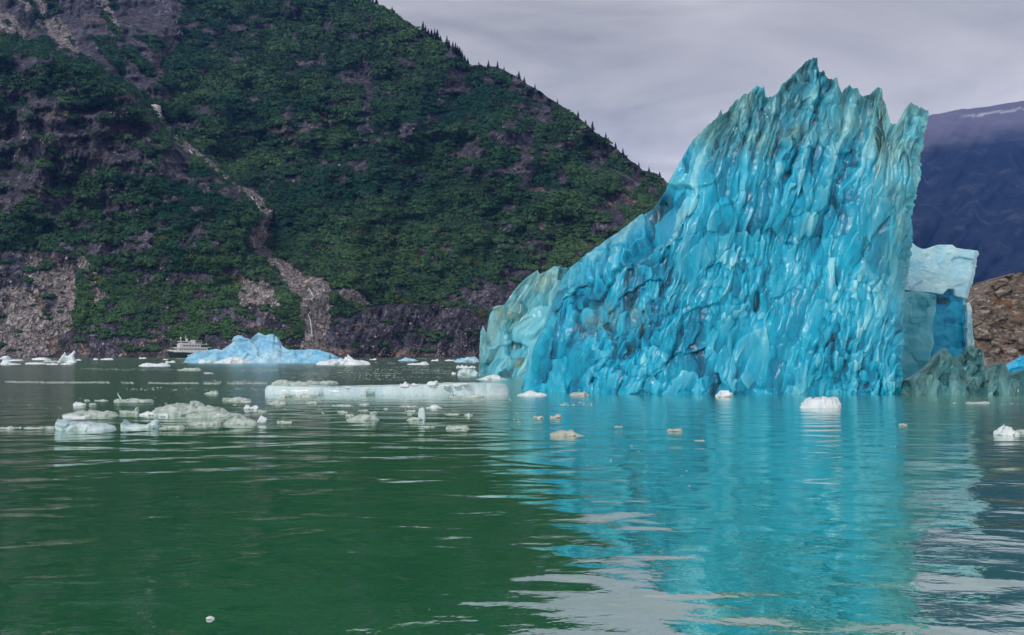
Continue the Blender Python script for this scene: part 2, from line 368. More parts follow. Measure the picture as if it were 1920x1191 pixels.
def depth(u, v):
    tan = (VH-v)/F; tan = np.maximum(tan, -0.004)
    m = 0.80; dm = m*850/(m-np.minimum(tan, 0.62))
    ms = 1.08; ds = ms*795/(ms-np.minimum(tan, 0.62))
    sd = spur_sd(u, v) + 6*fbm(u/30, v/30, 31, 3)
    w = sstep(-16, 16, sd); dm = np.where(u < 760, ds+(dm-ds)*np.maximum(sstep(600, 330, v), sstep(540, 760, u)), dm); d = ds*(1-w)+dm*w
    up = np.clip((668-v)/260, 0.06, 1.6)
    rel = 60*fbm(u/190, v/150, 11, 3) + 24*fbm(u/60, v/48, 13, 3) - 26*np.abs(fbm(u/46+v/190, v/230, 17, 3)) + 4.0*fbm(u/17, v/9, 19, 3) + 9.0*fbm(u/48, (v+0.12*u)/15, 25, 3)
    d = d + up*rel
    g = pldist(u, v, GULLY); d = d + 9*np.exp(-np.maximum(g, 0)/14)*np.clip(up*1.6, 0.1, 1)
    uu, vv = u+v*0.25, v
    d = d - (0.3+up)*4.5*np.abs(fbm(uu/13, vv/22, 27, 4)) + (0.3+up)*2.5*fbm(uu/6, vv/8, 33, 2)
    cl = cliff_mask(u, v)
    d = d*(1-cl) + cl*(np.minimum(d, 838+14*fbm(u/40, v/70, 23, 4)+10*np.abs(fbm(u/16+v/40, v/50, 29, 4))+3*fbm(u/7, v/5, 35, 3)-0.10*(v-620)))
    return d
CLIFF = [(600,690),(603,640),(622,610),(660,596),(690,578),(760,570),(830,572),(880,582),(915,600),(1100,610),(1300,640),(1400,690)]
ROCKS = [CLIFF,
 [(-500,-400),(338,-20),(345,60),(312,120),(292,195),(250,160),(200,128),(150,104),(90,84),(0,62),(-500,40)],
 [(0,172),(60,165),(120,205),(165,260),(182,330),(100,335),(0,262)], [(95,245),(200,192),(290,252),(332,322),(240,332),(150,300)],
 [(0,290),(60,285),(132,335),(128,400),(0,402)], [(-500,455),(60,472),(108,468),(150,500),(142,560),(140,612),(152,690),(-500,690)],
 [(110,455),(190,455),(260,440),(300,462),(240,478),(130,482)], [(140,480),(165,480),(204,556),(180,572)],
 [(437,512),(462,512),(506,566),(455,572)], [(478,516),(496,520),(528,572),(500,570)], [(628,548),(664,540),(692,572),(662,582)],
 [(858,545),(892,524),(960,508),(1100,500),(1000,560),(930,590),(880,575)],
 [(682,150),(700,150),(702,205),(690,232),(700,272),(678,268),(674,200)], [(1000,182),(1030,176),(1036,232),(1012,238)], [(958,200),(988,170),(1012,192),(1000,222)],
 [(918,262),(960,250),(992,270),(940,278)], [(980,250),(1000,240),(1004,286),(988,284)], [(1024,272),(1062,280),(1054,306),(1018,300)],
 [(1128,372),(1162,358),(1174,430),(1150,436)], [(1158,350),(1190,342),(1204,384),(1170,386)], [(732,30),(760,40),(772,56),(744,52)], [(1180,305),(1205,330),(1200,350),(1180,340)],
 [(250,500),(300,505),(288,545),(262,540)], [(320,510),(400,515),(395,530),(318,526)], [(365,545),(412,548),(408,560),(362,558)],
 [(370,582),(440,578),(540,592),(556,618),(470,622),(380,604)], [(600,440),(622,445),(632,470),(612,462)], [(820,462),(850,462),(850,474),(822,472)]]
RUST = [[(80,630),(118,632),(118,668),(82,668)], [(60,540),(90,560),(80,620),(20,640),(0,560)], [(468,425),(505,420),(505,462),(470,465)], [(85,480),(112,478),(112,505),(88,498)],
        [(1160,350),(1190,345),(1200,375),(1172,378)], [(820,460),(840,460),(838,474),(822,472)], [(150,640),(170,640),(170,668),(150,668)], [(590,650),(700,655),(920,664),(920,680),(590,680)],
        [(560,535),(590,540),(585,575),(555,570)], [(230,640),(320,640),(320,680),(230,680)]]
SCREE = [[(60,480),(140,500),(140,612),(80,640),(110,560),(40,520)], [(-500,520),(60,540),(90,600),(80,640),(-500,660)], [(0,640),(84,636),(90,668),(0,668)], [(40,0),(90,-10),(152,104),(110,92)], [(0,20),(30,30),(62,92),(0,70)], [(180,0),(200,0),(230,60),(215,62)],
         [(140,480),(165,480),(204,556),(180,572)], [(437,512),(462,512),(506,566),(455,572)], [(478,516),(496,520),(528,572),(500,570)], [(628,548),(664,540),(692,572),(662,582)]]
def warp(u, v, s=1.0):
    return (u + s*(9*fbm(u/26, v/18, 41, 3) + 3*fbm(u/7, v/6, 43, 2)), v + s*(6*fbm(u/24, v/16, 45, 3) + 2.5*fbm(u/7, v/5, 47, 2)))
def cliff_mask(u, v):
    uu, vv = warp(u, v, 0.5); return inpoly(uu, vv, CLIFF)*0.85
def masks(u, v):
    uu, vv = warp(u, v)
    rock = np.zeros(np.shape(u)); 
    for k, P in enumerate(ROCKS):
        if k == 1: continue
        rock = np.maximum(rock, inpoly(uu, vv, P)*1.0)
    slabs = inpoly(uu, vv, ROCKS[1])
    rock = np.where(slabs, np.maximum(rock, (fbm(u/16-v/22, v/90+u/110, 51, 4) > -0.12-0.35*(v < 70))*1.0), rock)
    # ledges hold brush across the big rock faces of the spur
    ledge = fbm(u/42, (v-0.45*u)/11, 53, 4)
    low = inpoly(uu, vv, ROCKS[5])
    rock = np.where((ledge > 0.16) & ~inpoly(uu, vv, CLIFF) & ~slabs & ~low, 0, rock)
    rock = np.where((fbm(u/30, v/9, 55, 3) > 0.34) & (inpoly(uu, vv, CLIFF) | low), 0, rock)
    # scattered bare patches
    pn = fbm(u/34, v/17, 57, 4) + 0.25*fbm(u/8, v/6, 58, 2)
    spur = spur_sd(u, v) < -10
    thr = np.where(spur & (v < 470), 0.18, np.where((u > 820) & (v < 430), 0.21, 0.34))
    thr = np.where((np.hypot((u-760)/200, (v-440)/95) < 1), 0.50, thr)
    rock = np.maximum(rock, (pn > thr)*1.0)
    shore = 626 + 16*fbm(u/40, u*0, 61, 3) + 14*fbm(u/90+5, u*0, 63, 2)
    rock = np.where((u < 640) & (v > shore) & (fbm(u/24, v/9, 65, 3) < 0.12), 1.0, rock)
    rock = np.where(v > 663, 1.0, rock)
    g = pldist(uu, vv, GULLY); gul = (g < 0) & ((v > 425) | (fbm(u/13, v/13, 153, 3) > -0.22))
    rock = np.where(gul, 1.0, rock)
    rust = np.zeros(np.shape(u)); scree = np.zeros(np.shape(u))
    for P in RUST: rust = np.maximum(rust, inpoly(uu, vv, P)*1.0)
    rust = np.maximum(rust, sstep(0.25, 0.5, fbm(u/60, v/36, 67, 3))*0.6)
    for P in SCREE: scree = np.maximum(scree, inpoly(uu, vv, P)*1.0)
    scree = np.maximum(scree, gul*sstep(120, 300, v)*1.0); rust = np.where(gul, np.maximum(rust*0.6, 0.45*sstep(-0.1, 0.3, fbm(u/12, v/12, 69, 3))), rust)
    return 1-rock, rust, scree

def build_mountain():
    nc, nr, nb = 860, 380, 8
    us = np.linspace(-420, 1600, nc); tv = np.linspace(0, 1, nr)**1.0
    rv = np.minimum(ridge_v(us), 668)
    U = np.broadcast_to(us, (nr, nc)).copy(); vb = 673.0
    V = vb + (rv[None, :]-vb)*tv[:, None]
    D = depth(U, V)
    P = at(U, V, D)
    back = []
    top = P[-1]
    for k in range(1, nb+1):
        q = top.copy(); q[:, 1] += 60*k; q[:, 0] += us*0; q[:, 2] = np.maximum(q[:, 2]-6*k*k-4*k, -5); back.append(q)
    A = np.concatenate([P.reshape(-1, 3)] + back)
    veg, rust, scree = masks(U, V)
    z = np.zeros(nc*nb)
    o = mesh_np('mountainside', A, grid_faces(nr+nb, nc), M['mount'], attrs=dict(
        veg=np.concatenate([veg.ravel(), z+1]), rust=np.concatenate([rust.ravel(), z]), scree=np.concatenate([scree.ravel(), z])))
    tag(o, kind='structure')
build_mountain()

def build_brush():
    rng = np.random.default_rng(7)
    n = 170000
    u = rng.uniform(-130, 1300, n); v = rng.uniform(-60, 668, n)
    keep = v > np.interp(u, RU, RV)+3
    keep &= ~((v > 0.0-(u-1050)*1e9) & (u > 1300))
    u = u[keep]; v = v[keep]
    veg, _, _ = masks(u, v)
    cluster = fbm(u/40, v/14, 71, 3)
    keep = (veg > 0.5) & (masks(u, v+3)[0] > 0.5) & (rng.uniform(0, 1, len(u)) < np.where(v < 0, 0.35, 0.74) + 0.6*cluster)
    u = u[keep]; v = v[keep]
    n = min(len(u), 70000); u = u[:n]; v = v[:n]; cluster = fbm(u/40, v/14, 71, 3)
    D = depth(u, v); P = at(u, v, D)
    R = D/F*rng.uniform(2.6, 6.2, n)*(1+0.5*cluster)*np.where(v > 560, 0.8, 1)
    q = 12
    k = rng.normal(size=(n, q, 3)); k /= np.linalg.norm(k, axis=2, keepdims=True); k[:, :, 2] = np.abs(k[:, :, 2])
    k[:, :, 1] = -np.abs(k[:, :, 1])*0.9
    sc = np.stack([R*1.7, R*1.0, R*0.72], -1)
    C = P[:, None, :] + k*sc[:, None, :]*rng.uniform(0.55, 1.0, (n, q, 1)) + np.array([0, -0.5, 0.0])
    nrm = k*np.array([1, 1, 1.1]) + rng.normal(scale=0.32, size=k.shape) + np.array([0, 0, 0.12]); nrm /= np.linalg.norm(nrm, axis=2, keepdims=True)
    ref = rng.normal(size=k.shape); a = np.cross(nrm, ref); a /= np.linalg.norm(a, axis=2, keepdims=True)+1e-9; b = np.cross(nrm, a)
    s = (R[:, None, None]*rng.uniform(0.30, 0.52, (n, q, 1)))
    quad = np.stack([C-a*s*1.3, C-b*s, C+a*s*1.3, C+b*s], 2).reshape(-1, 3)
    f = np.arange(len(quad)).reshape(-1, 4)
    tint = np.clip(0.5+0.38*fbm(u/120, v/60, 73, 3)+0.3*(cluster)+rng.normal(scale=0.16, size=n) + 0.22*sstep(350, 620, v) - 0.15*sstep(200, 0, v)- 0.2*sstep(500, 200, u)*sstep(450, 150, v), 0, 1)
    au = np.clip(sstep(0.42, 0.7, fbm(u/30, v/16, 75, 3))*np.where(v > 430, 0.7, 0.25), 0, 1)
    rep = 4*q
    tv = np.clip(np.repeat(tint, q) + rng.normal(scale=0.14, size=n*q), 0, 1)
    o = mesh_np('hillside_brush', quad, f, M['brush'], smooth=False, attrs=dict(tint=np.repeat(tv, 4), autumn=np.repeat(au, rep)))
    tag(o, 'dense green alder brush covering the steep mountainside', 'brush', kind='stuff')
    print('brush', n)
build_brush()

def build_rubble():
    rng = np.random.default_rng(17)
    n = 60000; u = rng.uniform(-60, 960, n); v = rng.uniform(200, 668, n)
    veg, rust, scree = masks(u, v)
    low = (v > 650-10*fbm(u/30, u*0, 151, 2))
    k = (veg < 0.5) & ((scree > 0.3) | (low & (rng.uniform(size=n) < 0.35)) | (rng.uniform(size=n) < 0.12)); u = u[k][:14000]; v = v[k][:14000]; sc = scree[k][:14000]; n = len(u)
    D = depth(u, v); P = at(u, v, D); r = D/F*rng.uniform(0.5, 1.7, n)*(1+1.2*(rng.uniform(size=n) > 0.93))
    o8 = np.array([(1,0,0),(0,1,0),(-1,0,0),(0,-1,0),(0,0,1),(0,0,-1)], float)
    V = P[:, None, :] + o8[None]*r[:, None, None]*rng.uniform(0.55, 1.25, (n, 6, 1)) + rng.normal(scale=0.12, size=(n, 6, 3))*r[:, None, None]
    tri = np.array([(0,1,4),(1,2,4),(2,3,4),(3,0,4),(1,0,5),(2,1,5),(3,2,5),(0,3,5)])
    f = (np.arange(n)[:, None, None]*6+tri[None]).reshape(-1, 3)
    tone = np.repeat(np.clip(rng.normal(0.45, 0.22, n)+0.15*sc, 0, 1), 6); warm = np.repeat((rng.uniform(size=n) < 0.25)*1.0, 6)
    m, t, out = new_mat('rubble_stone'); p = N(t, 'ShaderNodeBsdfPrincipled', i_Roughness=0.85)
    c = mix(t, attr(t, 'tone'), (0.08, 0.073, 0.088), (0.58, 0.52, 0.50)); L(t, mix(t, math_(t, 'MULTIPLY', attr(t, 'warm'), 0.6), c, (0.30, 0.20, 0.14)), p.inputs['Base Color']); L(t, p.outputs[0], out.inputs[0])
    o = mesh_np('scree_rubble', V.reshape(-1, 3), f, m, smooth=False, attrs=dict(tone=tone, warm=warm))
    tag(o, 'loose grey boulders and rubble in the gully and scree chutes', 'rubble', kind='stuff')
build_rubble()

# ------------------------------------------------------------------ far blue mountain on the right, with its snow
def build_far():
    nc, nr = 260, 150
    us = np.linspace(1380, 2500, nc)
    rv = np.interp(us, [1380,1500,1600,1680,1745,1790,1860,1920,2050,2250,2500], [470,380,305,250,216,207,198,190,178,210,330]) + 2.2*fbm(us/18, us*0, 91, 4)
    t = np.linspace(0, 1, nr)
    U = np.broadcast_to(us, (nr, nc)); V = 667 + (rv[None]-667)*t[:, None]
    tan = np.maximum((VH-V)/F, 0); m = 0.55
    D = m*3600/(m-tan) + 160*fbm(U/120, V/90, 93, 4) - 420*np.abs(fbm(U/80+V/120, V/220, 95, 4)) + 60*fbm(U/20+V/40, V/60, 96, 3)
    D = D + np.where(V < rv[None]+60, (rv[None]+60-V)*12, 0)
    P = at(U, V, D)
    back = P[-1].copy(); back[:, 1] += 1500; back[:, 2] -= 300
    bare = sstep(85, 20, V-rv[None]+14*fbm(U/40, V/12, 97, 4)) 
    snow = (sstep(0.05, 0.15, fbm(U/34, (V+0.12*U)/3.0, 99, 3))*sstep(9, 11, V-rv[None])*sstep(19, 16, V-rv[None])*sstep(1795, 1825, U))
    A = np.concatenate([P.reshape(-1, 3), back])
    z = np.zeros(nc)
    o = mesh_np('far_mountain', A, grid_faces(nr+1, nc), M['far'], attrs=dict(bare=np.concatenate([bare.ravel(), z]), snow=np.concatenate([snow.ravel(), z])))
    tag(o, kind='structure')
build_far()

# ------------------------------------------------------------------ generic ice wall: a front face with scalloped relief, a crest and a back
def ice_wall(name, mat, left, right, crest, vbase, Ybase, lean, thick, nx, nz, relief, extra=None, parent=None, clear=None, olive=None, edge_round=1.2, foot=-1.6, tpow=0.6, edgew=0.10, jag=0.0, low=None):
    """left / right: (v, u) lists of the side edges; crest: (u, v) list of the top outline"""
    lv = np.array(sorted(left)); rv = np.array(sorted(right))
    ul = lambda v: np.interp(v, lv[:, 0], lv[:, 1]); ur = lambda v: np.interp(v, rv[:, 0], rv[:, 1])
    cs = np.array([((u-ul(v))/(ur(v)-ul(v)), v) for u, v in crest]); cs = cs[np.argsort(cs[:, 0], kind='stable')]
    s = np.linspace(0, 1, nx); t = np.linspace(0, 1, nz)
    vtop = np.interp(s, cs[:, 0], cs[:, 1])
    if jag > 4: vtop = vtop - sstep(0.30, 0.48, s)*(2.5*sstep(0.25, 0.75, np.abs(fbm(s*95, s*0, 237, 3))*2) + 1.5*fbm(s*210, s*0, 239, 2))
    vlow = np.interp(s, [a for a, b in low], [b for a, b in low]) if low else np.full(nx, float(vbase))
    V = vlow[None] + (vtop-vlow)[None]*t[:, None]
    U = ul(V) + s[None]*(ur(V)-ul(V))
    U = U + jag*(s[None]**24*(fbm(V/7, V*0+2, 231, 4)*0.8+fbm(V/40, V*0, 233, 2)) + (1-s[None])**24*fbm(V/14, V*0+7, 235, 3))*sstep(0, 30, vbase-V)
    Zm = (vbase-V)*Ybase/F
    ed = np.minimum(s, 1-s)[None]*np.ones_like(V)
    rnd = edge_round*(1-sstep(0, edgew, ed))**2
    Y = Ybase + lean*Zm + rnd
    if extra is not None: Y = Y + extra(U, V, Zm)
    P = at(U, V, Y)
    gu = np.gradient(P, axis=1); gv = np.gradient(P, axis=0)
    nrm = np.cross(gu, gv); nrm /= np.linalg.norm(nrm, axis=2, keepdims=True)+1e-12
    nrm[nrm[..., 1] > 0] *= -1
    h = relief(P[..., 0], P[..., 2], U, V)
    if isinstance(h, tuple): h, fct = h
    else: fct = np.full_like(U, 0.5)
    below = (V-vtop[None])*Ybase/F
    fade = 0.25+0.75*sstep(0, 0.5, below)*sstep(0, 0.012, ed)
    Pd = P + nrm*(h*fade)[..., None]
    if foot < 0: Pd[0, :, 2] = np.minimum(Pd[0, :, 2], 0.02)
    th = thick*(1-t[:, None])**tpow*np.clip(ed/edgew, 0, 1)**0.5 + 0.12
    B = Pd.copy(); B[..., 1] += th; B[..., 2] -= 0.02*th
    f0 = Pd[:1].copy(); b0 = B[:1].copy()
    if foot < 0: f0[..., 2] = foot; b0[..., 2] = foot
    else: f0[..., 1] += 0.3; b0[..., 1] -= 0.3
    Ft = np.concatenate([f0, Pd]); Bk = np.concatenate([b0, B])[:, ::2]                  # the back is coarser across
    if (nx-1) % 2: raise ValueError('nx must be odd')
    Bk = np.concatenate([b0, B])
    nzz = nz+1
    fa = grid_faces(nzz, nx); fb = grid_faces(nzz, nx, nzz*nx)[:, ::-1]
    off = nzz*nx
    i = np.arange(nx-1); topf = np.stack([(nzz-1)*nx+i, (nzz-1)*nx+i+1, off+(nzz-1)*nx+i+1, off+(nzz-1)*nx+i], -1)
    botf = np.stack([i+1, i, off+i, off+i+1], -1)
    j = np.arange(nzz-1); lf = np.stack([j*nx, (j+1)*nx, off+(j+1)*nx, off+j*nx], -1); rf = np.stack([(j+1)*nx+nx-1, j*nx+nx-1, off+j*nx+nx-1, off+(j+1)*nx+nx-1], -1)
    faces = np.concatenate([fa, fb, topf, botf, lf, rf])
    cl = clear(U, V, below, ed) if clear is not None else np.zeros_like(U)
    ol = olive(U, V) if olive is not None else np.zeros_like(U)
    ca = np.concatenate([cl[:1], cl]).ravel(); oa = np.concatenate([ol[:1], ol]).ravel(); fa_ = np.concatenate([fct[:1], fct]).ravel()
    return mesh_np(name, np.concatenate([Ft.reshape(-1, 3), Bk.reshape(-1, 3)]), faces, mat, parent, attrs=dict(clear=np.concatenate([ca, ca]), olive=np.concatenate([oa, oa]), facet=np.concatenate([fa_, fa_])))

def scallops(X, Z, seed, w, hgt, tilt=0.2, sharp=1.0):
    wx = X + 0.28*w*fbm(X/w, Z/w, seed+1, 2); wz = Z + 0.35*w*fbm(X/w+9, Z/w, seed+2, 2)
    f1, f2, r = worley((wx-tilt*wz)/w, wz/hgt, seed)
    return f1, f2, r

def main_relief(X, Z, U, V):
    x = U*YB/F; z = -V*YB/F
    wx = x + 0.30*fbm(x/1.7, z/2.6, 201, 3) + 0.07*fbm(x/0.3, z/0.4, 203, 2); wz = z + 0.6*fbm(x/1.9+7, z/1.9, 205, 3) + 0.10*fbm(x/0.3+3, z/0.4, 207, 2)
    leftw = sstep(1360, 1080, U); upw = sstep(400, 250, V); shoulder = np.exp(-((pldist(U, V, [(1000,600),(1060,520),(1160,470),(1250,420),(1290,330)]))/45)**2)
    m1 = sstep(-0.30, 0.40, fbm(x/2.6, z/2.6, 209, 3) + 0.35*shoulder); m2 = sstep(-0.30, 0.35, fbm(x/3.1+4, z/3.1, 211, 3) + 0.25*sstep(1450, 1650, U))
    tl = 0.22+0.16*leftw
    ha, ra, ea, fa = facets((wx-tl*wz)/1.25, wz/2.5, 213)
    hb, rb, eb, fb = facets((wx-tl*wz)/0.46, wz/1.20, 215)
    hc, rc, ec, fc = facets((wx-0.15*wz)/0.21, wz/0.52, 217)
    flute = fbm((wx-0.30*wz)/0.42, wz/2.8, 219, 4); fl2 = np.abs(fbm((wx-0.26*wz)/0.7, wz/4.5, 221, 3))
    h = 0.17*ha*(0.7+0.9*leftw) + (0.16+0.26*leftw+0.35*shoulder)*(ra-0.5) - 0.12*fa**2
    h = h + (0.12*hb + 0.13*(rb-0.5) - 0.20*fb**2*(1-0.4*leftw))*(0.22+1.05*m1+0.6*shoulder)
    h = h + (0.06*hc + 0.06*(rc-0.5) - 0.11*fc**2)*(0.12+1.2*m2)*(1-0.35*leftw)
    h = h + flute*(0.10+0.16*leftw+0.20*upw) - 0.30*fl2*(0.3+upw+0.6*leftw)
    h = h - 0.07*(1-sstep(0, 0.05, ea))*m1 - 0.02*(1-sstep(0, 0.08, eb))*m2 + 0.30*fbm(x/4.0, z/4.0, 223, 3)
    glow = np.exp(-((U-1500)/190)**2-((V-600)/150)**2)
    tone = 0.5 + 0.26*(ra-0.5) + 0.40*(rb-0.5)*(0.25+0.85*m1) + 0.34*(rc-0.5)*(0.15+1.0*m2) + 0.26*hb*(0.3+0.8*m1) + 0.22*hc*(0.2+m2) + 0.16*shoulder + 0.13*sstep(1560, 1690, U) + 0.08*upw + 0.42*flute*(0.6+upw) - 0.12*(1-sstep(0, 0.06, eb))*m1 - 0.20*(1-sstep(0, 0.05, ea))*leftw + 0.10*glow - 0.06*leftw  # random facet tones, plus facet and flute shading and a bright centre painted in
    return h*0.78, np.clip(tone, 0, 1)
def main_extra(U, V, Z):
    e = 5.5*np.clip((1260-U)/285, 0, 1)**1.6
    line = np.interp(U, [975, 1060, 1150, 1250, 1330], [700, 540, 505, 455, 330])      # the shoulder rolls back above this line
    e = e + 0.040*np.clip(line-V, 0, 80)*sstep(1345, 1240, U)
    e = e + 0.6*fbm(U/130, V/130, 25, 2)
    return e
CREST = [(975,738),(980,722),(986,700),(993,675),(1002,650),(1014,620),(1026,590),(1037,562),(1046,535),(1056,512),(1066,502),(1084,486),(1100,472),(1122,462),(1142,446),(1158,438),(1180,420),(1200,404),(1222,392),(1238,374),(1252,350),
 (1262,330),(1278,300),(1285,286),(1300,262),(1312,252),(1330,234),(1345,222),(1352,206),(1355,216),(1364,210),(1376,192),(1392,180),(1404,176),(1414,166),(1422,161),(1434,165),(1437,184),(1450,179),(1458,176),(1468,158),(1478,150),(1490,138),
 (1502,128),(1512,116),(1524,110),(1533,108),(1534,122),(1537,135),(1543,134),(1546,131),(1548,142),(1556,150),(1562,149),(1570,144),(1572,162),(1578,176),(1586,166),(1594,161),(1601,166),(1610,168),(1612,176),(1620,181),(1630,178),(1638,172),
 (1648,164),(1655,170),(1658,190),(1655,222),(1668,226),(1674,234),(1684,233),(1692,226),(1698,210),(1704,200),(1709,193),(1720,200),(1733,205),(1743,208)]
# ------------------------------------------------------------------ the big blue iceberg
YB = float(shoreY(740))
berg = empty('iceberg', (at(1340, 740, YB+3)[0], YB+3, 0))
tag(berg, 'towering glassy turquoise iceberg with jagged crest and scalloped face', 'iceberg')
def blob(U, V, pts):
    r = 0
    for x, y, a, b in pts: r = np.maximum(r, np.exp(-(((U-x)/a)**2+((V-y)/b)**2)))
    return r
def place(o, par):
    o.parent = par; o.matrix_parent_inverse = par.matrix_world.inverted() if False else __import__('mathutils').Matrix.Translation(-par.location)
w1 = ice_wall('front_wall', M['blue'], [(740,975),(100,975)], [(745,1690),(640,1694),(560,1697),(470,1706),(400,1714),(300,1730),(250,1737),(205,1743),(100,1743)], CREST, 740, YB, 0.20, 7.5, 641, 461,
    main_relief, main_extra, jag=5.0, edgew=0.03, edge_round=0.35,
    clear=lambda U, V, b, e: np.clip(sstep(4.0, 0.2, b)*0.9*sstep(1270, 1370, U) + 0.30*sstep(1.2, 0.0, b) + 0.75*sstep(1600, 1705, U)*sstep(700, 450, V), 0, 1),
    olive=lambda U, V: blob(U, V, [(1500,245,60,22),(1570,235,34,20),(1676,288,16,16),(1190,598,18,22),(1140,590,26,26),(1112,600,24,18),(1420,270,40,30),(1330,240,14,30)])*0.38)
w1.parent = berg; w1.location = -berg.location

def wing_relief(X, Z, U, V):
    x = U*YW/F; z = -V*YW/F; X = x + 0.8*fbm(x/3, z/3, 241, 3); Z = z + 0.8*fbm(x/3+5, z/3, 243, 3)
    f1, f2, r1 = scallops(X, Z, 33, 2.0, 3.2, 0.35); g1, g2, r2 = scallops(X, Z, 35, 0.8, 1.2, 0.3)
    ha, ra, ea, fa = facets((X-0.4*Z)/1.9, Z/3.2, 245)
    return 0.5*ha+0.6*(ra-0.5)-0.3*f1**2 + 0.3*(r1-0.5) - 0.2*g1**2 + 0.4*fbm((X-0.35*Z)/1.0, Z/4.5, 37, 4), np.clip(0.6*ra+0.4*r2, 0, 1)
YW = float(shoreY(706))
w2 = ice_wall('side_wing', M['wing'], [(708,896),(660,898),(500,898)], [(708,1000),(480,1120)],
    [(896,706),(898,665),(901,640),(912,625),(905,610),(918,590),(927,576),(944,572),(950,566),(962,548),(975,532),(988,520),(1000,512),(1008,506),(1012,514),(1025,508),(1040,499),(1050,500),(1064,502),(1120,480)], 706, YW, 0.35, 14, 201, 161,
    wing_relief, lambda U, V, Z: 3.0*sstep(960, 900, U), clear=lambda U, V, b, e: np.clip(0.6*sstep(6, 0.5, b)+0.25*sstep(980, 900, U), 0, 1),
    olive=lambda U, V: blob(U, V, [(1020,530,16,18),(935,585,10,10),(960,590,30,20),(970,680,22,14)])*0.55)
w2.parent = berg; w2.location = -berg.location

# ------------------------------------------------------------------ pale block and glassy ridge beside it
YC = 62.0
blk = empty('ice_block', (at(1760, 720, YC)[0], YC+2, 0)); tag(blk, 'pale blue flat topped ice block standing right behind the big iceberg', 'ice block')
def soft_relief(seed, a):
    def f(X, Z, U, V):
        g1, g2, r2 = scallops(X, Z, seed, 0.7, 0.9, 0.1)
        ha, ra, ea, fa = facets((X+0.4*Z)/1.1, Z/0.8+0.3*fbm(X/0.7, Z/0.7, seed+6, 3), seed+5)
        return a*(-0.5*g1**2 + 0.3*(r2-0.5) + 1.2*fbm(X/1.2, Z/0.8, seed+3, 4) + 1.2*ha + 1.0*(ra-0.5)), np.clip(0.5+0.45*(ra-0.5)+0.3*(r2-0.5)+0.3*fbm(X/1.5, Z/0.5, seed+8, 4), 0, 1)
    return f
for nm, mt, lf, rt, cr, vb, yb, ln, tk, a in (
    ('cap', 'cap', [(575,1670),(440,1670)], [(575,1813),(558,1815),(520,1826),(470,1832),(440,1832)], [(1670,456),(1700,455),(1711,456),(1720,463),(1730,467),(1746,466),(1752,461),(1760,459),(1786,459),(1793,465),(1806,467),(1832,470)], 560, YC-0.6, 0.05, 5.0, 0.07),
    ('column', 'deep', [(745,1660),(540,1680)], [(745,1835),(690,1826),(640,1812),(560,1810),(520,1810)], [(1680,528),(1720,525),(1770,528),(1812,536)], 722, YC-0.2, 0.0, 4.5, 0.10),
    ('clear_pane', 'wing', [(745,1660),(560,1690)], [(745,1742),(640,1750),(560,1757)], [(1690,548),(1720,546),(1757,553)], 722, YC-1.6, 0.0, 1.0, 0.07),
    ('white_edge', 'cap', [(700,1822),(640,1815),(560,1812)], [(700,1832),(640,1826),(560,1822)], [(1812,572),(1818,566),(1822,578)], 650, YC-0.9, 0.0, 1.2, 0.12)):
    o = ice_wall(nm, M[mt], lf, rt, cr, vb, yb, ln, tk, 121, 81, soft_relief(51+len(nm), a), edge_round=0.4, jag=3.9, low=[(0,541),(.3,546),(.5,548),(.66,552),(.72,541),(.80,542),(.84,555),(1,560)] if nm == 'cap' else None, foot=(at(1700, 566, YC)[2] if nm == 'cap' else at(1700, 650, YC)[2]-0.3 if nm == 'white_edge' else -1.5), tpow=0.25, edgew=0.05,
        clear=lambda U, V, b, e: 0.3*sstep(1.0, 0, b))
    o.parent = blk; o.location = -blk.location
YR = float(shoreY(741))
def ridge_relief(X, Z, U, V):
    f1, f2, r1 = scallops(X, Z, 71, 0.5, 0.8, 0.3); g1, g2, r2 = scallops(X, Z, 73, 0.2, 0.3, 0.3)
    ha, ra, ea, fa = facets((X-0.5*Z)/0.42, Z/0.7, 247)
    return 0.15*ha+0.14*(ra-0.5)-0.22*f1**2 + 0.10*(r1-0.5) - 0.14*g1**2 + 0.15*fbm((X-0.5*Z)/0.5, Z/1.1, 75, 4), np.clip(0.6*ra+0.4*r1, 0, 1)
o = ice_wall('ice_ridge', M['glassy'], [(760,1686),(600,1686)], [(760,2010),(600,2010)], [(1686,738),(1694,722),(1705,712),(1722,700),(1734,694),(1746,682),(1754,672),(1764,658),(1772,651),(1780,660),(1788,672),(1794,668),(1800,676),(1812,700),(1822,708),(1836,706),(1850,698),(1864,688),(1872,682),(1882,680),(1890,690),(1896,702),(1906,700),(1920,694),(1950,704),(1985,718),(2010,738)],
    742, YR, 0.9, 3.5, 301, 101, ridge_relief, clear=lambda U, V, b, e: 0.8*sstep(1.6, 0.1, b)+0.15)
tag(o, 'low jagged ridge of glassy grey green ice right of the big iceberg', 'ice ridge')
o = ice_wall('ice_pinnacle', M['glassy'], [(760,1786),(600,1792)], [(760,1858),(690,1848),(600,1846)], [(1790,690),(1798,668),(1804,664),(1808,668),(1814,652),(1822,647),(1830,653),(1838,652),(1845,664),(1850,690)], 735, YR+5.0, 0.2, 2.0, 101, 61, ridge_relief, clear=lambda U, V, b, e: 0.6*sstep(1.6, 0.1, b))
tag(o, 'dark teal ice pinnacle between the pale block and the brown rock', 'ice pinnacle')
o = ice_wall('blue_ice_hump', M['deep'], [(760,1885),(600,1885)], [(760,1990),(600,1990)], [(1885,705),(1893,690),(1905,676),(1920,667),(1945,664),(1970,680),(1990,705)], 715, 76, 0.3, 4, 81, 61, soft_relief(81, 0.2))
tag(o, 'bright blue ice hump at the right edge under the brown rock', 'ice hump')

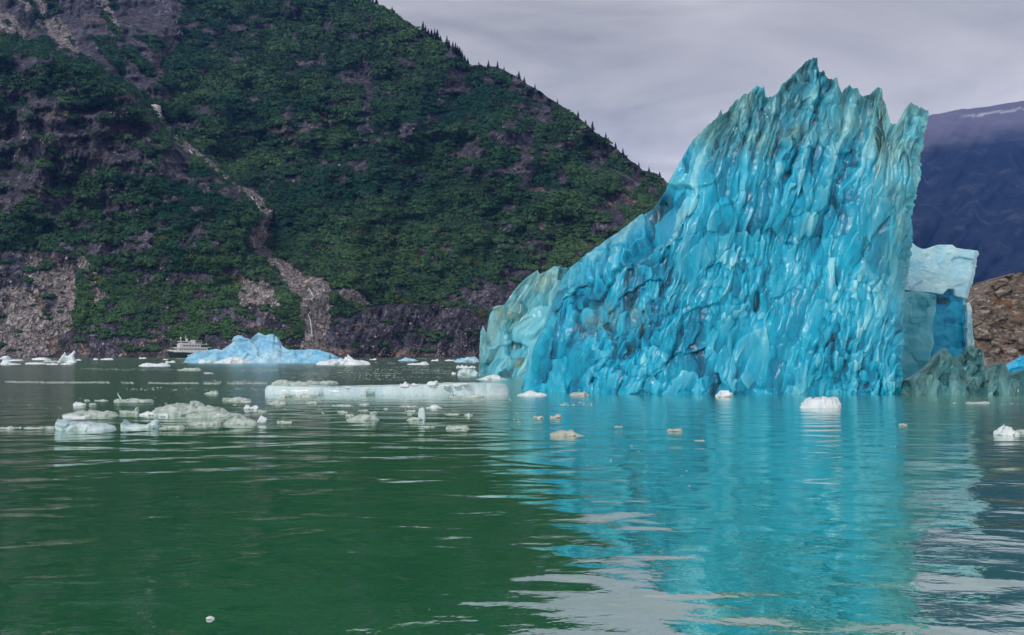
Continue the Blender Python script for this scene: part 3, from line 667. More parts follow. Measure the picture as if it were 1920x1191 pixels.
# ------------------------------------------------------------------ brown rock headland on the right
def build_outcrop():
    nx, nz = 221, 151
    us = np.linspace(1790, 2300, nx)
    vt = np.interp(us, [1790,1815,1822,1830,1845,1862,1880,1897,1920,1960,2050,2180,2300], [672,590,572,560,548,532,520,512,510,500,520,590,672]) + 3*fbm(us/12, us*0, 103, 4)
    t = np.linspace(0, 1, nz); U = np.broadcast_to(us, (nz, nx)); V = 684+(vt[None]-684)*t[:, None]
    Zm = (684-V)*300/F
    D = 300 + 0.75*Zm + 5*fbm(U/46, V/40, 105, 4) + 3.0*(np.abs(fbm((U-V)/30, (U+V)/90, 107, 4))) + 14*np.clip((1850-U)/60, 0, 1)**2
    f1, f2, r = worley((U+0.6*V)/34+fbm(U/20, V/20, 109, 2)*0.4, (V-0.3*U)/26, 111)
    D = D + 2.6*(r-0.5)*sstep(0, 0.2, f2-f1) + 1.2*(1-sstep(0, 0.15, f2-f1))
    P = at(U, V, D); b1 = P[-1].copy(); b1[:, 1] += 25; b1[:, 2] -= 1.5; b2 = b1.copy(); b2[:, 1] += 40; b2[:, 2] = -2
    o = mesh_np('rock_headland', np.concatenate([P.reshape(-1, 3), b1, b2]), grid_faces(nz+2, nx), M['outcrop'])
    tag(o, kind='structure')
build_outcrop()

# ------------------------------------------------------------------ floating ice pieces
def chunk(name, u, v, w, h, mat, label, prof=None, cat='ice floe', group=None, seed=None, dr=0.5, pw=2.0, rough=0.26, parent=None, ae=8, pv=0.28):
    Y = float(shoreY(v)); W = w*Y/F; dep = min(W*dr, 0.30*Y*0.35+0.3)
    dpx = F*CH*dep/(Y*(Y+dep))
    H = max(0.36*h, (0.80 if mat == 'pale' else 0.90)*h-0.5*dpx)*Y/F
    seed = int(u*7+v*13) if seed is None else seed
    nx = int(np.clip(w*0.9, 12, 150)); ny = int(np.clip(w*0.45, 8, 44))
    a = np.sin(np.linspace(-1, 1, nx)*math.pi/2*0.96)/math.sin(math.pi/2*0.96); b = np.sin(np.linspace(-1, 1, ny)*math.pi/2)
    A, B = np.meshgrid(a, b, indexing='ij')
    if prof is None:
        rr = np.random.default_rng(seed); k = np.linspace(-1, 1, 7); prof_v = np.clip(rr.uniform(0.35, 1.0, 7), 0, 1); prof_v /= prof_v.max()
        pr = np.interp(a, k, prof_v)
    else:
        pr = np.interp(a, np.linspace(-1, 1, len(prof)) if not isinstance(prof[0], tuple) else [p[0]*2-1 for p in prof], prof if not isinstance(prof[0], tuple) else [p[1] for p in prof])
    half = dep/2*(1-np.abs(a)**3.0)**0.5*(1+pv*fbm(a*(2.3 if pv > 0.2 else 9.0), a*0+seed*0.37, seed, 4))
    X = A*W/2; Yy = B*half[:, None]
    env = (1-np.abs(B)**(pw*2))**(1/pw)*((1-np.abs(A)**ae)**0.5)
    n = fbm(X/(H*1.1+0.05*W), Yy/(H*1.1+0.05*W), seed+3, 4)
    fs = max(0.55*H+0.04*W, 1e-3); fh, fr_, fe_, ff_ = facets(X/fs+0.3*n, Yy/fs*1.4, seed+9)
    Z = H*env*np.maximum(pr[:, None]*(1+rough*0.8*n + (rough*1.3 if pw < 6 else 0.05)*(fh + fr_-0.5)), 0.05)
    lx = X + H*rough*1.6*fbm(X/(H*0.9+0.02*W)+5, Z/(H+1e-3)*1.5, seed+5, 3); zk = 1.0 if pw < 6 else 0.0
    ly = Yy + H*rough*2.0*fbm(X/(H*0.9+0.02*W), zk*Z/(H+1e-3)*1.5+3, seed+7, 3) + (1-zk)*0.12*Z*np.sign(-Yy)
    top = np.stack([lx, ly, Z-0.02*H], -1); bot = np.stack([X*0.96, Yy*0.96, -0.25*H*env-0.03], -1)
    faces = np.concatenate([grid_faces(nx, ny), grid_faces(nx, ny, nx*ny)[:, ::-1]])
    i = np.arange(nx-1); o2 = nx*ny
    s1 = np.stack([i*ny, o2+i*ny, o2+(i+1)*ny, (i+1)*ny], -1); s2 = np.stack([i*ny+ny-1, (i+1)*ny+ny-1, o2+(i+1)*ny+ny-1, o2+i*ny+ny-1], -1)
    faces = np.concatenate([faces, s1, s2])
    c = at(u, v, Y)
    o = mesh_np(name, np.concatenate([top.reshape(-1, 3), bot.reshape(-1, 3)]), faces[:, ::-1], M[mat], parent, loc=(c[0], Y+dep*0.45, 0))
    if parent is None: tag(o, label, cat, group)
    return o

# the sky-blue iceberg in front of the shore
YS = float(shoreY(680))
sb = ice_wall('blue_iceberg', M['sky_ice'], [(684,343),(600,343)], [(684,650),(600,650)], [(343,679),(352,670),(366,664),(380,658),(395,655),(408,655),(416,657),(424,652),(434,644),(442,634),(449,631),(455,636),(468,638),(473,631),(480,626),(484,623),(492,626),(500,628),(512,627),(518,630),(514,638),(522,644),(527,648),(526,655),(540,656),(556,655),(570,656),(580,655),(596,657),(612,662),(628,667),(640,671),(650,679)],
    681, YS, 1.0, 14, 281, 91, lambda X, Z, U, V: 1.6*fbm(X/5, Z/2.2, 121, 4) + 2.0*(worley(X/4.5, Z/2.5+X/9, 123)[2]-0.5) - 0.6*np.abs(fbm(X/3+Z, Z/1.5, 125, 3)), edge_round=4)
tag(sb, 'sky blue iceberg with a humped centre floating before the far shore', 'iceberg')
chunk('ice_floe', 640, 684, 100, 15, 'white', 'white lumpy floe at the right end of the sky blue iceberg', [.55,.6,.55,.75,.6,.7,1,.75,.55,.5,.45], dr=0.3, pw=4)
chunk('ice_floe', 430, 681, 72, 12, 'white', 'white mound of ice along the front of the sky blue iceberg', [.1,.25,.55,.7,.9,1,.85,.5,.1], dr=0.3)
chunk('ice_floe', 386, 681, 30, 8, 'white', 'small white ice apron at the left foot of the sky blue iceberg', dr=0.3)
# the long flat floe
fl = empty('flat_floe', (at(720, 742, float(shoreY(742)))[0], float(shoreY(742))+1, 0)); tag(fl, 'long flat pale floe with a straight side left of the big iceberg', 'ice floe')
def fchild(*a, **k):
    o = chunk(*a, parent=fl, **k); o.location = tuple(x-y for x, y in zip(o.location, fl.location)); return o
fchild('slab', 720, 742, 470, 28, 'slab', None, [(0,.80),(.06,.78),(.12,.74),(.2,.72),(.35,.70),(.5,.74),(.6,.82),(.7,.92),(.8,1),(.93,1),(1,.9)], dr=0.22, pw=14, rough=0.08, ae=60, pv=0.06)
SLAB = fl.children[0] if fl.children else [o for o in col.objects if o.name == 'slab'][0]
sv = np.empty(len(SLAB.data.vertices)*3, np.float32); SLAB.data.vertices.foreach_get('co', sv); sv = sv.reshape(-1, 3)+np.array(fl.location)+np.array(SLAB.location)
for q, (u_, w_, h_, vv_) in enumerate(((757,18,11,726),(776,14,7,726),(809,20,11,723),(835,14,5,722),(856,16,4,721),(872,12,4,721),(648,12,4,729))):
    b_ = fchild('ice_lump', u_, 743, w_, h_, 'white', None, dr=0.9); b_.location.y += 0.5; wx_ = b_.location.x+fl.location.x; wy_ = b_.location.y+fl.location.y
    b_.location.z = float(sv[np.argsort((sv[:, 0]-wx_)**2+(sv[:, 1]-wy_)**2)[:6], 2].max())-0.02
fchild('rim_ice', 560, 745, 70, 9, 'pale', None, dr=0.25); fchild('rim_ice', 875, 746, 66, 7, 'pale', None, dr=0.2)
chunk('ice_floe', 545, 724, 86, 13, 'pale', 'greenish floe hump just behind the left end of the long flat floe', [.4,.9,1,.7,.8,.6,.3], dr=0.4)

LISTED = [
 ('ice_floe',8,674,22,8,'white','small white block at the far left edge near the scree shore',None),
 ('ice_floe',20,677,38,4,'white','thin white ice sheet below the block at the left edge',None),
 ('ice_floe',16,684,36,8,'white','white humped floe nearest the left edge of the far ice group',[.4,.9,1,.4,.35,.3,.3]),
 ('ice_floe',71,669,28,6,'sky_ice','small pale blue double bump of ice by the left shore',[.4,.9,1,.75,.55,.9,.7]),
 ('ice_floe',74,675,34,5,'white','flat white floe just below the small blue double bump',None),
 ('ice_floe',63,683,40,4,'white','thin white floe left of the spiky white ice',None),
 ('ice_floe',97,684,22,4,'white','thin white floe directly below the teal slab',None),
 ('ice_floe',122,684,22,4,'white','thin white floe right in front of the spiky ice',None),
 ('ice_floe',93,679,32,6,'pale','low teal green slab left of the spiky white ice',None),
 ('ice_floe',143,676,16,3,'white','thin white strip right of the spiky white ice',None),
 ('ice_floe',198,675,24,4,'white','flat white floe midway between the spiky ice and the ship',None),
 ('ice_floe',178,675,9,3,'white','tiny white chip beside the flat floe left of the ship',None),
 ('ice_floe',286,687,60,7,'white','smooth white lens shaped floe below and left of the ship',[.3,.8,1,.75,.7,.9,.8,.4]),
 ('ice_floe',266,673,14,4,'white','small white floe close to shore left of the ship',None),
 ('ice_floe',318,680,20,4,'white','small white floe directly below the ship hull',None),
 ('ice_floe',310,675,10,3,'white','tiny white chip just left of the ship bow',None),
 ('ice_floe',352,695,44,6,'pale','flat greenish floe below the left tip of the sky blue iceberg',None),
 ('ice_floe',390,701,18,4,'dirty','small dull floe below the flat greenish one',None),
 ('ice_floe',699,675,14,3,'white','small white chip right of the white lumpy floe',None),
 ('ice_floe',763,677,38,7,'sky_ice','low pale blue floe pointed in the middle by the far cliff',[.2,.5,1,.7,.5,.2]),
 ('ice_floe',783,684,40,7,'white','flat white floe with a raised right end before the cliff',[.3,.4,.4,.45,1,.9]),
 ('ice_floe',815,677,14,4,'white','small white bump right of the pale blue pointed floe',None),
 ('ice_floe',843,677,20,4,'white','small white floe left of the blue floe at the iceberg wing',None),
 ('ice_floe',875,679,46,10,'sky_ice','light blue wedge of ice touching the far side of the iceberg wing',[.7,.6,.8,.9,.95,1,.9]),
 ('ice_floe',866,690,24,7,'white','small rounded white floe left of the pale iceberg wing',None),
 ('ice_floe',884,690,18,5,'white','tiny white floe between the rounded floe and the iceberg wing',None),
 ('ice_floe',877,704,42,13,'slab','smooth pale dome of ice at the foot of the iceberg wing',[.3,.9,1,.9,.7,.5]),
 ('ice_floe',851,702,9,6,'white','tiny white lump left of the smooth pale dome',None),
 ('ice_floe',922,712,60,9,'white','white snowy ledge of ice floating at the foot of the wing',[.1,.3,.8,1,.9,.3,.1]),
 ('ice_floe',395,739,24,8,'pale','small pale chunk drifting above the big greenish floe',None),
 ('ice_floe',600,720,64,8,'pale','low greenish hump behind the middle of the long flat floe',None),
 ('ice_floe',147,762,23,9,'white','small pale block left of the curled ice',[.9,1,.8,.95,.7]),
 ('ice_floe',162,752,11,4,'pale','tiny pale chip above the small pale block',None),
 ('ice_floe',188,752,26,4,'pale','thin pale strip between the small block and the curled ice',None),
 ('ice_floe',172,761,14,7,'pale','small ragged pale lump right of the small pale block',None),
 ('ice_floe',245,754,74,10,'pale','ragged pale floe with a curled horn behind the big greenish floe',[1,.6,.55,.8,.7,.5,.7,.4]),
 ('ice_floe',440,752,56,10,'pale','ragged pale floe touching the right shoulder of the big greenish floe',None),
 ('ice_floe',470,768,26,9,'white','small rounded white floe right of the big greenish floe',None),
 ('ice_floe',491,773,18,7,'pale','small pale floe right beside the rounded white one',None),
 ('ice_floe',517,758,36,9,'pale','pale oval floe in front of the left end of the flat floe',None),
 ('ice_floe',459,755,24,5,'pale','thin pale chip left of the oval floe',None),
 ('ice_floe',583,757,21,8,'pale','small domed floe under the left half of the flat floe',None),
 ('ice_floe',160,781,104,14,'pale','low spreading pale floe left of the big greenish floe',[.3,.5,.6,.9,1,.9,.7,.8,.6,.3]),
 ('ice_floe',140,784,52,9,'white','whitish floe along the front of the low spreading floe',None),
 ('ice_floe',240,776,38,14,'pale','broken pale lump at the left foot of the big greenish floe',None),
 ('ice_floe',276,779,36,9,'white','small whitish wedge in front of the big greenish floe',[.3,.6,1,.6,.4]),
 ('ice_floe',149,808,112,26,'slab','longest front floe with a raised head at its left end',[(0,.8),(.06,1),(.14,.9),(.2,.72),(.3,.62),(.42,.56),(.55,.6),(.65,.52),(.8,.42),(.92,.4),(1,.3)]),
 ('ice_floe',255,804,72,23,'slab','bone shaped white floe with both ends raised',[(0,.75),(.08,.85),(.16,.55),(.26,.36),(.5,.33),(.7,.36),(.8,.62),(.9,.95),(1,1)]),
 ('ice_floe',318,804,48,10,'pale','small flat pale floe right of the bone shaped floe',[.3,.5,.7,.7,.8,1]),
 ('ice_floe',205,802,22,7,'pale','small pale bridge of ice between the two front floes',None),
 ('ice_floe',10,804,30,6,'pale','pale floe cut by the left edge in the front row',None),
 ('ice_floe',33,803,14,4,'pale','small pale chip second from the left edge in the front row',None),
 ('ice_floe',60,804,40,5,'pale','thin pale strip in the front row left of the raised head',None),
 ('ice_floe',92,804,22,6,'pale','small pale lump touching the floe with the raised head',None),
 ('ice_floe',380,797,62,10,'pale','flat pale floe right of the front row below the big greenish floe',None),
 ('ice_floe',446,796,64,18,'pale','heaped pale floe below the right end of the big greenish floe',[.3,.6,.8,1,.9,.6,.7,.4]),
 ('ice_floe',490,795,16,15,'white','small upright white lump right of the heaped pale floe',[.6,1,.8]),
 ('ice_floe',532,793,28,7,'pale','small rounded floe right of the small upright lump',None),
 ('ice_floe',678,789,66,14,'pale','domed greenish floe in open water below the flat floe',[.2,.5,.85,1,1,.9,.5]),
 ('ice_floe',655,780,18,6,'pale','small greenish lump behind the left side of the domed floe',None),
 ('ice_floe',699,776,15,7,'pale','small rounded lump behind the right side of the domed floe',None),
 ('ice_floe',777,789,30,9,'pale','small green dome of ice at the foot of the clear pinnacle',[.2,.8,1,.8,.5]),
 ('ice_floe',857,805,44,8,'pale','rectangular pale floe front of the right half of the flat floe',[.95,1,.9,.95,1,1]),
 ('ice_floe',802,801,26,4,'pale','thin pale chip between the clear pinnacle and the rectangular floe',None),
 ('ice_floe',642,774,20,5,'pale','small flat chip up and left of the domed greenish floe',None),
 ('ice_floe',640,762,38,5,'pale','long thin pale chip under the left middle of the flat floe',None),
 ('ice_floe',682,760,20,5,'pale','small pale chip under the centre of the flat floe',None),
 ('ice_floe',680,771,20,4,'pale','thin chip right above the domed greenish floe',None),
 ('ice_floe',724,768,10,4,'pale','tiny round chip right of the domed greenish floe',None),
 ('ice_floe',765,763,34,4,'pale','thin pale floe above and left of the clear pinnacle',None),
 ('ice_floe',770,772,20,5,'pale','small pale oval left of the clear pinnacle',None),
 ('ice_floe',768,778,10,6,'pale','tiny pale lump above the small green dome',None),
 ('ice_floe',812,766,30,7,'white','small white mound right of the clear pinnacle',[.1,.4,.9,1,.7,.2]),
 ('ice_floe',848,778,28,4,'pale','thin flat chip right of the small white mound',None),
 ('ice_floe',878,780,16,7,'pale','small domed chip right of the thin flat chip',None),
 ('ice_floe',998,742,58,9,'white','white lens of ice at the left foot of the big iceberg',[.2,.5,.9,1,.7,.5,.2]),
 ('ice_floe',1087,742,38,8,'dirty','dull grey brown floe at the foot of the big iceberg',[.5,.7,.9,1,.3]),
 ('ice_floe',1358,745,32,13,'white','rounded grey white lump at the middle foot of the big iceberg',[.3,.8,1,.95,.7]),
 ('ice_floe',1543,765,78,21,'white','plump white floe before the right half of the big iceberg',[.5,.75,.8,.95,1,1,1,.95,.8]),
 ('ice_floe',1063,818,66,12,'dirty','flat greyish floe nearest the camera in the blue reflection',[.2,.6,.8,.9,1,.9,.3,.1]),
 ('ice_floe',1267,809,28,7,'dirty','small dumbbell shaped floe in the middle of the blue reflection',[1,.7,.7,.8,1]),
 ('ice_floe',1312,827,20,3,'pale','thin chip right below the dumbbell shaped floe',None),
 ('ice_floe',1042,784,22,8,'dirty','small lumpy chip left in the blue reflection above the flat greyish floe',[.8,.5,1,.9]),
 ('ice_floe',1009,785,20,8,'pale','small pale chip at the left border of the blue reflection',None),
 ('ice_floe',1160,801,16,3,'dirty','tiny flat chip right of the flat greyish floe',None),
 ('ice_floe',1838,757,44,5,'pale','thin greenish floe before the glassy ridge at the right',None),
 ('ice_floe',1892,816,46,17,'white','small rounded floe alone at the right edge of the water',[.4,1,.95,.8,.4]),
 ('ice_floe',1918,811,20,8,'pale','small pale chip touching the right edge',None),
 ('ice_floe',1695,798,16,5,'dirty','small yellowish chip before the right corner of the big iceberg',None),
 ('ice_floe',393,1162,18,7,'white','lone tiny white chip in the green water at the bottom left',None),
]
for it in LISTED: chunk(it[0], it[1], it[2], it[3], it[4], it[5], it[6], it[7], group='drifting ice pieces')
# spiky white ice by the left shore, and the big greenish floe with its lobe and white lumps standing in for glints
chunk('ice_spire', 122, 680, 32, 20, 'white', 'spiky white ice with two points by the left shore', [(0,.2),(.15,.35),(.3,.8),(.36,.9),(.45,.62),(.6,.7),(.75,.85),(.9,1),(1,.85)], cat='ice spire', dr=0.5)
gf = empty('greenish_floe', (at(358, 781, float(shoreY(781)))[0], float(shoreY(781))+0.8, 0)); tag(gf, 'large domed greenish floe of clear ice with white glints', 'ice floe')
for nm, u_, v_, w_, h_, mt_, pr_ in (('dome', 345, 779, 150, 27, 'pale', [.5,.6,.75,.95,.85,1,.95,.85,.7,.6,.5]), ('front_lobe', 396, 783, 112, 15, 'pale', [.35,.5,.7,.9,1,.85,.6,.6,.4]), ('ice_glint', 306, 782, 18, 8, 'white', None), ('ice_glint', 404, 783, 20, 10, 'white', [.4,.6,1])):
    b_ = chunk(nm, u_, v_, w_, h_, mt_, None, pr_, parent=gf, dr=0.45); b_.location = tuple(x-y for x, y in zip(b_.location, gf.location))
pin = ice_wall('clear_pinnacle', M['slab'], [(800,784),(700,784)], [(800,797),(700,797)], [(784,777),(785,768),(788,765),(792,764),(795,767),(796,775),(797,780)], 786, float(shoreY(786)), 0.0, 0.18, 21, 31, lambda X, Z, U, V: 0.02*fbm(X/0.05, Z/0.1, 3, 3), edge_round=0.06, foot=-0.2)
tag(pin, 'small upright pinnacle of clear ice among chips below the flat floe', 'ice pinnacle')
hn = []
for k in range(9):
    a_ = k/8; hn.append((-0.16*math.sin(a_*1.9)-0.02, 0, 0.30*a_**0.8+0.02*math.sin(a_*3), 0.035*(1-0.7*a_)))
ring = [[(x+r*math.cos(q*math.pi/3), r*math.sin(q*math.pi/3), z) for q in range(6)] for x, y, z, r in hn]
Yh = float(shoreY(753))
hc = at(226, 753, Yh+0.3)
ho = mesh_np('curled_ice', np.array(ring).reshape(-1, 3), grid_faces(9, 6, wrap=True), M['white'], loc=(hc[0], Yh+0.45, 0.05))
tag(ho, 'thin curled horn of ice sticking up on a ragged pale floe', 'ice horn')

# brash ice: drifting bands of crumbs too many to count
def build_brash():
    rng = np.random.default_rng(11)
    us, vs, ss = [], [], []
    def band(u0, u1, v0, v1, n, s0, s1, sig=1.4):
        u = rng.uniform(u0, u1, n); t = (u-u0)/(u1-u0)
        v = v0+(v1-v0)*t + rng.normal(scale=sig, size=n) + 0.8*fbm(u/60, u*0, 5, 2)
        d = fbm(u/45, u*0+v0, 131, 3) > -0.25
        us.append(u[d]); vs.append(v[d]); ss.append(rng.uniform(s0, s1, n)[d]**1.0)
    band(-40, 500, 716, 719.5, 2400, 1.2, 4.5, 1.0); band(380, 500, 716, 718, 200, 1.5, 5, 1.6)
    band(150, 520, 692, 694.5, 420, 1, 4, 0.9); band(0, 300, 696, 696, 40, 1, 4, 0.8)
    for v_, u0_, u1_, n_ in ((681,140,350,80),(683,430,600,70),(688,500,900,240),(692,380,900,360),(695,420,860,320),(699,480,860,380),(703,560,860,260),(707,520,880,190),(711,560,760,150)):
        band(u0_, u1_, v_, v_+1, n_, 1, 4.5, 0.7)
    band(210, 520, 729, 731, 90, 2, 7, 1.6); band(560, 1000, 757, 757, 150, 2, 7, 6); band(620, 900, 770, 772, 120, 2, 7, 7); band(440, 640, 770, 772, 130, 2, 9, 9)
    band(150, 320, 756, 758, 60, 2, 8, 6); band(960, 1110, 757, 758, 90, 2, 8, 2.0); band(960, 1000, 780, 785, 20, 2, 8, 8); band(540, 700, 748, 750, 110, 2, 7, 2.0); band(820, 960, 746, 748, 160, 2, 6, 1.6)
    band(60, 560, 806, 800, 60, 2, 7, 5); band(-20, 90, 690, 700, 20, 1, 4, 3); band(0, 160, 752, 770, 18, 2, 7, 4); band(1000, 1300, 830, 900, 26, 2, 7, 20); band(1780, 1960, 757, 758, 60, 2, 7, 1.4)
    band(0, 1900, 860, 860, 24, 1.5, 4, 40); band(300, 900, 940, 1100, 14, 1, 3.5, 60); band(690, 800, 673, 673, 60, 1, 4, 0.8); band(140, 320, 671, 672, 50, 1, 4, 0.8); band(560, 900, 679, 681, 120, 1, 5, 1.0)
    u = np.concatenate(us); v = np.maximum(np.concatenate(vs), 669.6); s = np.concatenate(ss)*0.45; n = len(u)
    Y = shoreY(v); P = at(u, v, Y); r = s*Y/F
    ang = np.linspace(0, 2*np.pi, 6, endpoint=False)
    rad = rng.uniform(0.6, 1.1, (n, 6)); asp = rng.uniform(0.35, 0.8, (n, 1))
    x = P[:, :1]+r[:, None]*rad*np.cos(ang); y = P[:, 1:2]+r[:, None]*rad*np.sin(ang)*asp
    hh = np.minimum(r*rng.uniform(0.08, 0.35, n), 0.2)
    lo = np.stack([x, y, np.full_like(x, -0.02)], -1)
    hi = np.stack([P[:, :1]+(x-P[:, :1])*0.7, P[:, 1:2]+(y-P[:, 1:2])*0.7, np.repeat(hh[:, None], 6, 1)*rng.uniform(0.6, 1.1, (n, 6))], -1)
    vt = np.concatenate([lo, hi], 1).reshape(-1, 3)
    b = (np.arange(n)*12)[:, None, None]
    side = np.array([[i, (i+1) % 6, 6+(i+1) % 6, 6+i] for i in range(6)]); topq = np.array([[6,7,8,9],[6,9,10,11]])
    f = (b+np.concatenate([side, topq])[None]).reshape(-1, 4)
    o = mesh_np('brash_ice', vt, f, M['pale'], smooth=False)
    tag(o, 'scattered crumbs of brash ice drifting in thin bands on the water', 'brash ice', kind='stuff')
build_brash()

# ------------------------------------------------------------------ spruces on the skyline
def spruce_meshes(seed):
    rng = np.random.default_rng(seed); V = []; Fq = []
    for k in range(15):
        z = 0.12+0.86*k/14; r = 0.27*(1-z)**0.8+0.02
        m = 8
        for i in range(m):
            a = 2*math.pi*(i+rng.uniform(-.3, .3))/m + k*0.7; L_ = r*rng.uniform(0.65, 1.25); w = 0.55*L_+0.008; dz = -0.06*rng.uniform(0.5, 1.3)
            c, s = math.cos(a), math.sin(a); o_ = len(V)
            V += [(0, 0, z+0.035), (c*L_*.6-s*w*.5, s*L_*.6+c*w*.5, z+dz*.5), (c*L_, s*L_, z+dz), (c*L_*.6+s*w*.5, s*L_*.6-c*w*.5, z+dz*.5)]
            Fq.append((o_, o_+1, o_+2, o_+3))
    crown = bpy.data.meshes.new('crown'); crown.from_pydata(V, [], Fq); crown.materials.append(M['spruce'])
    tv = []; 
    for z, r in ((0, 0.022), (0.5, 0.012), (0.98, 0.002)):
        tv += [(r*math.cos(q*math.pi/3), r*math.sin(q*math.pi/3), z) for q in range(6)]
    trunk = bpy.data.meshes.new('trunk'); trunk.from_pydata(tv, [], [tuple(int(x) for x in f) for f in grid_faces(3, 6, wrap=True)]); trunk.materials.append(M['bark'])
    return crown, trunk
SPR = [spruce_meshes(s) for s in (1, 2, 3)]
TREES = [  # u, height px, label
 (683,13,'dark spruce at the very top of the visible ridge, first from the left'),(693,16,'dark spruce at the top edge, second from the left'),(699,12,'dark spruce at the top edge, third from the left'),(706,14,'dark spruce at the top edge, last of the top group'),
 (735,12,'lone spruce just below the top group on the skyline'),
 (793,20,'tall spruce leading the upper skyline cluster'),(798,16,'spruce second in the upper skyline cluster'),(803,13,'short spruce in the middle of the upper skyline cluster'),(809,15,'spruce fourth in the upper skyline cluster'),(815,19,'tall spruce near the right end of the upper skyline cluster'),(820,21,'tallest right hand spruce of the upper skyline cluster'),(826,12,'small spruce closing the upper skyline cluster'),
 (838,20,'tall spruce at the left of the thick dark skyline cluster'),(842,16,'spruce beside the tall left one of the thick dark cluster'),(849,19,'spruce third in the thick dark skyline cluster'),(854,21,'tallest spruce in the middle of the thick dark cluster'),(858,18,'spruce right of the tallest in the thick dark cluster'),(862,19,'spruce sixth in the thick dark skyline cluster'),(866,16,'spruce seventh in the thick dark skyline cluster'),(871,13,'short spruce near the right of the thick dark cluster'),(877,12,'last small spruce of the thick dark cluster'),
 (898,10,'small spruce left on the grassy knoll of the skyline'),(916,13,'spruce on the crown of the skyline knoll'),(933,13,'spruce at the right of the skyline knoll'),(945,9,'tiny spruce just right of the skyline knoll'),
 (973,14,'spruce of the pair halfway down the skyline, left one'),(983,11,'spruce of the pair halfway down the skyline, right one'),(1003,9,'tiny spruce below the halfway pair'),(1045,9,'tiny spruce above the bare rock edge of the skyline'),
 (1084,13,'lone spruce above the steep rocky skyline edge'),(1098,9,'tiny spruce on the steep rocky skyline edge'),(1111,16,'narrow spruce below the steep rocky edge'),(1136,16,'spruce on the lower skyline, upper of the two big ones'),(1141,11,'smaller spruce leaning on the lower skyline tree'),(1154,12,'spruce on the lower skyline, lower of the two big ones'),(1168,13,'thin spruce low on the skyline'),(1198,10,'small spruce left on the last dark hump'),(1217,10,'small spruce on top of the last dark hump'),(1237,11,'spruce nearest the iceberg on the skyline'),
]
rr = random.Random(4)
def build_spruces():
    for i, (u, hp, lab) in enumerate(TREES):
        rv = float(ridge_v(np.array([float(u)]))[0]); v = rv+1.2
        d = float(depth(np.array([float(u)]), np.array([v]))[0]); p = at(u, v+0.8, d)
        h = hp*1.12*d/F
        r = empty('spruce_tree', tuple(float(x) for x in p), rr.uniform(0, 6.28)); r.scale = (h*rr.uniform(0.9, 1.35),)*2 + (h,)
        cr_, tr_ = SPR[i % 3]; link('crown', cr_, r); link('trunk', tr_, r)
        tag(r, lab, 'tree', 'spruces along the ridge skyline')
build_spruces()

# ------------------------------------------------------------------ streams and the snow remnant in the gully
M['snow'] = mat_plain('old_snow', (0.62, 0.58, 0.56), 0.8, 0, 0.2, 0.3)
M['foam'] = mat_plain('white_water', (0.62, 0.64, 0.68), 0.5, 0, 0.1, 0.3)
def on_slope(name, pts, mat, lift=3.0, loop=False):
    """a low mound (closed outline) or a ribbon of water (polyline with half-widths) lying on the slope"""
    if loop:
        pts = np.array(pts, float); c = pts.mean(0); rings = []
        for k, (q, l) in enumerate(((1.0, -1.0), (0.85, lift*0.7), (0.5, lift), (0.05, lift*1.1))):
            uv = c+(pts-c)*q; d = depth(uv[:, 0], uv[:, 1])-l*1.5; rings.append(at(uv[:, 0], uv[:, 1], d))
        o = mesh_np(name, np.concatenate(rings), grid_faces(4, len(pts), wrap=True), mat)
    else:
        p = np.array(pts, float); t = np.linspace(0, len(p)-1, (len(p)-1)*8+1); i = np.arange(len(p))
        u = np.interp(t, i, p[:, 0])+0.8*fbm(t*1.7, t*0, 141, 2); v = np.interp(t, i, p[:, 1]); w = np.interp(t, i, p[:, 2])*(1+0.5*fbm(t*2.3, t*0, 143, 2))
        rows = []
        for k, l in ((-1, 0.5), (-0.4, lift), (0.4, lift), (1, 0.5)):
            uu = u+w*k; rows.append(at(uu, v, depth(u, v)-l))
        o = mesh_np(name, np.stack(rows).reshape(-1, 3), grid_faces(4, len(t)), mat)
    return o
tag(on_slope('snow_patch', [(282,196),(292,195),(302,197),(303,207),(304,216),(299,222),(295,214),(288,206)], M['snow'], 5, True), 'dirty white snow remnant wedged in the upper gully', 'snow patch')
tag(on_slope('snow_patch', [(275,176),(278,173),(279,178),(276,182)], M['snow'], 3, True), 'tiny white snow scrap just above the larger gully snow', 'snow patch')
tag(on_slope('mountain_stream', [(354,280,1.2),(362,290,1.6),(370,297,2.0),(380,304,1.0)], M['foam'], 4), 'white cascade in the upper gully below the snow', 'stream')
tag(on_slope('mountain_stream', [(470,368,1.0),(478,378,1.2),(487,392,1.0),(496,404,0.9)], M['foam'], 4), 'white cascade in the gully halfway down', 'stream')
tag(on_slope('mountain_stream', [(578,540,0.8),(584,549,1.2),(588,556,0.9),(583,562,1.2)], M['foam'], 4), 'small white cascade in the broad scree fan', 'stream')
tag(on_slope('mountain_stream', [(577,588,0.8),(582,600,1.0),(584,616,1.2),(585,632,0.8)], M['foam'], 4), 'lowest white cascade in the gully above the blue iceberg', 'stream')

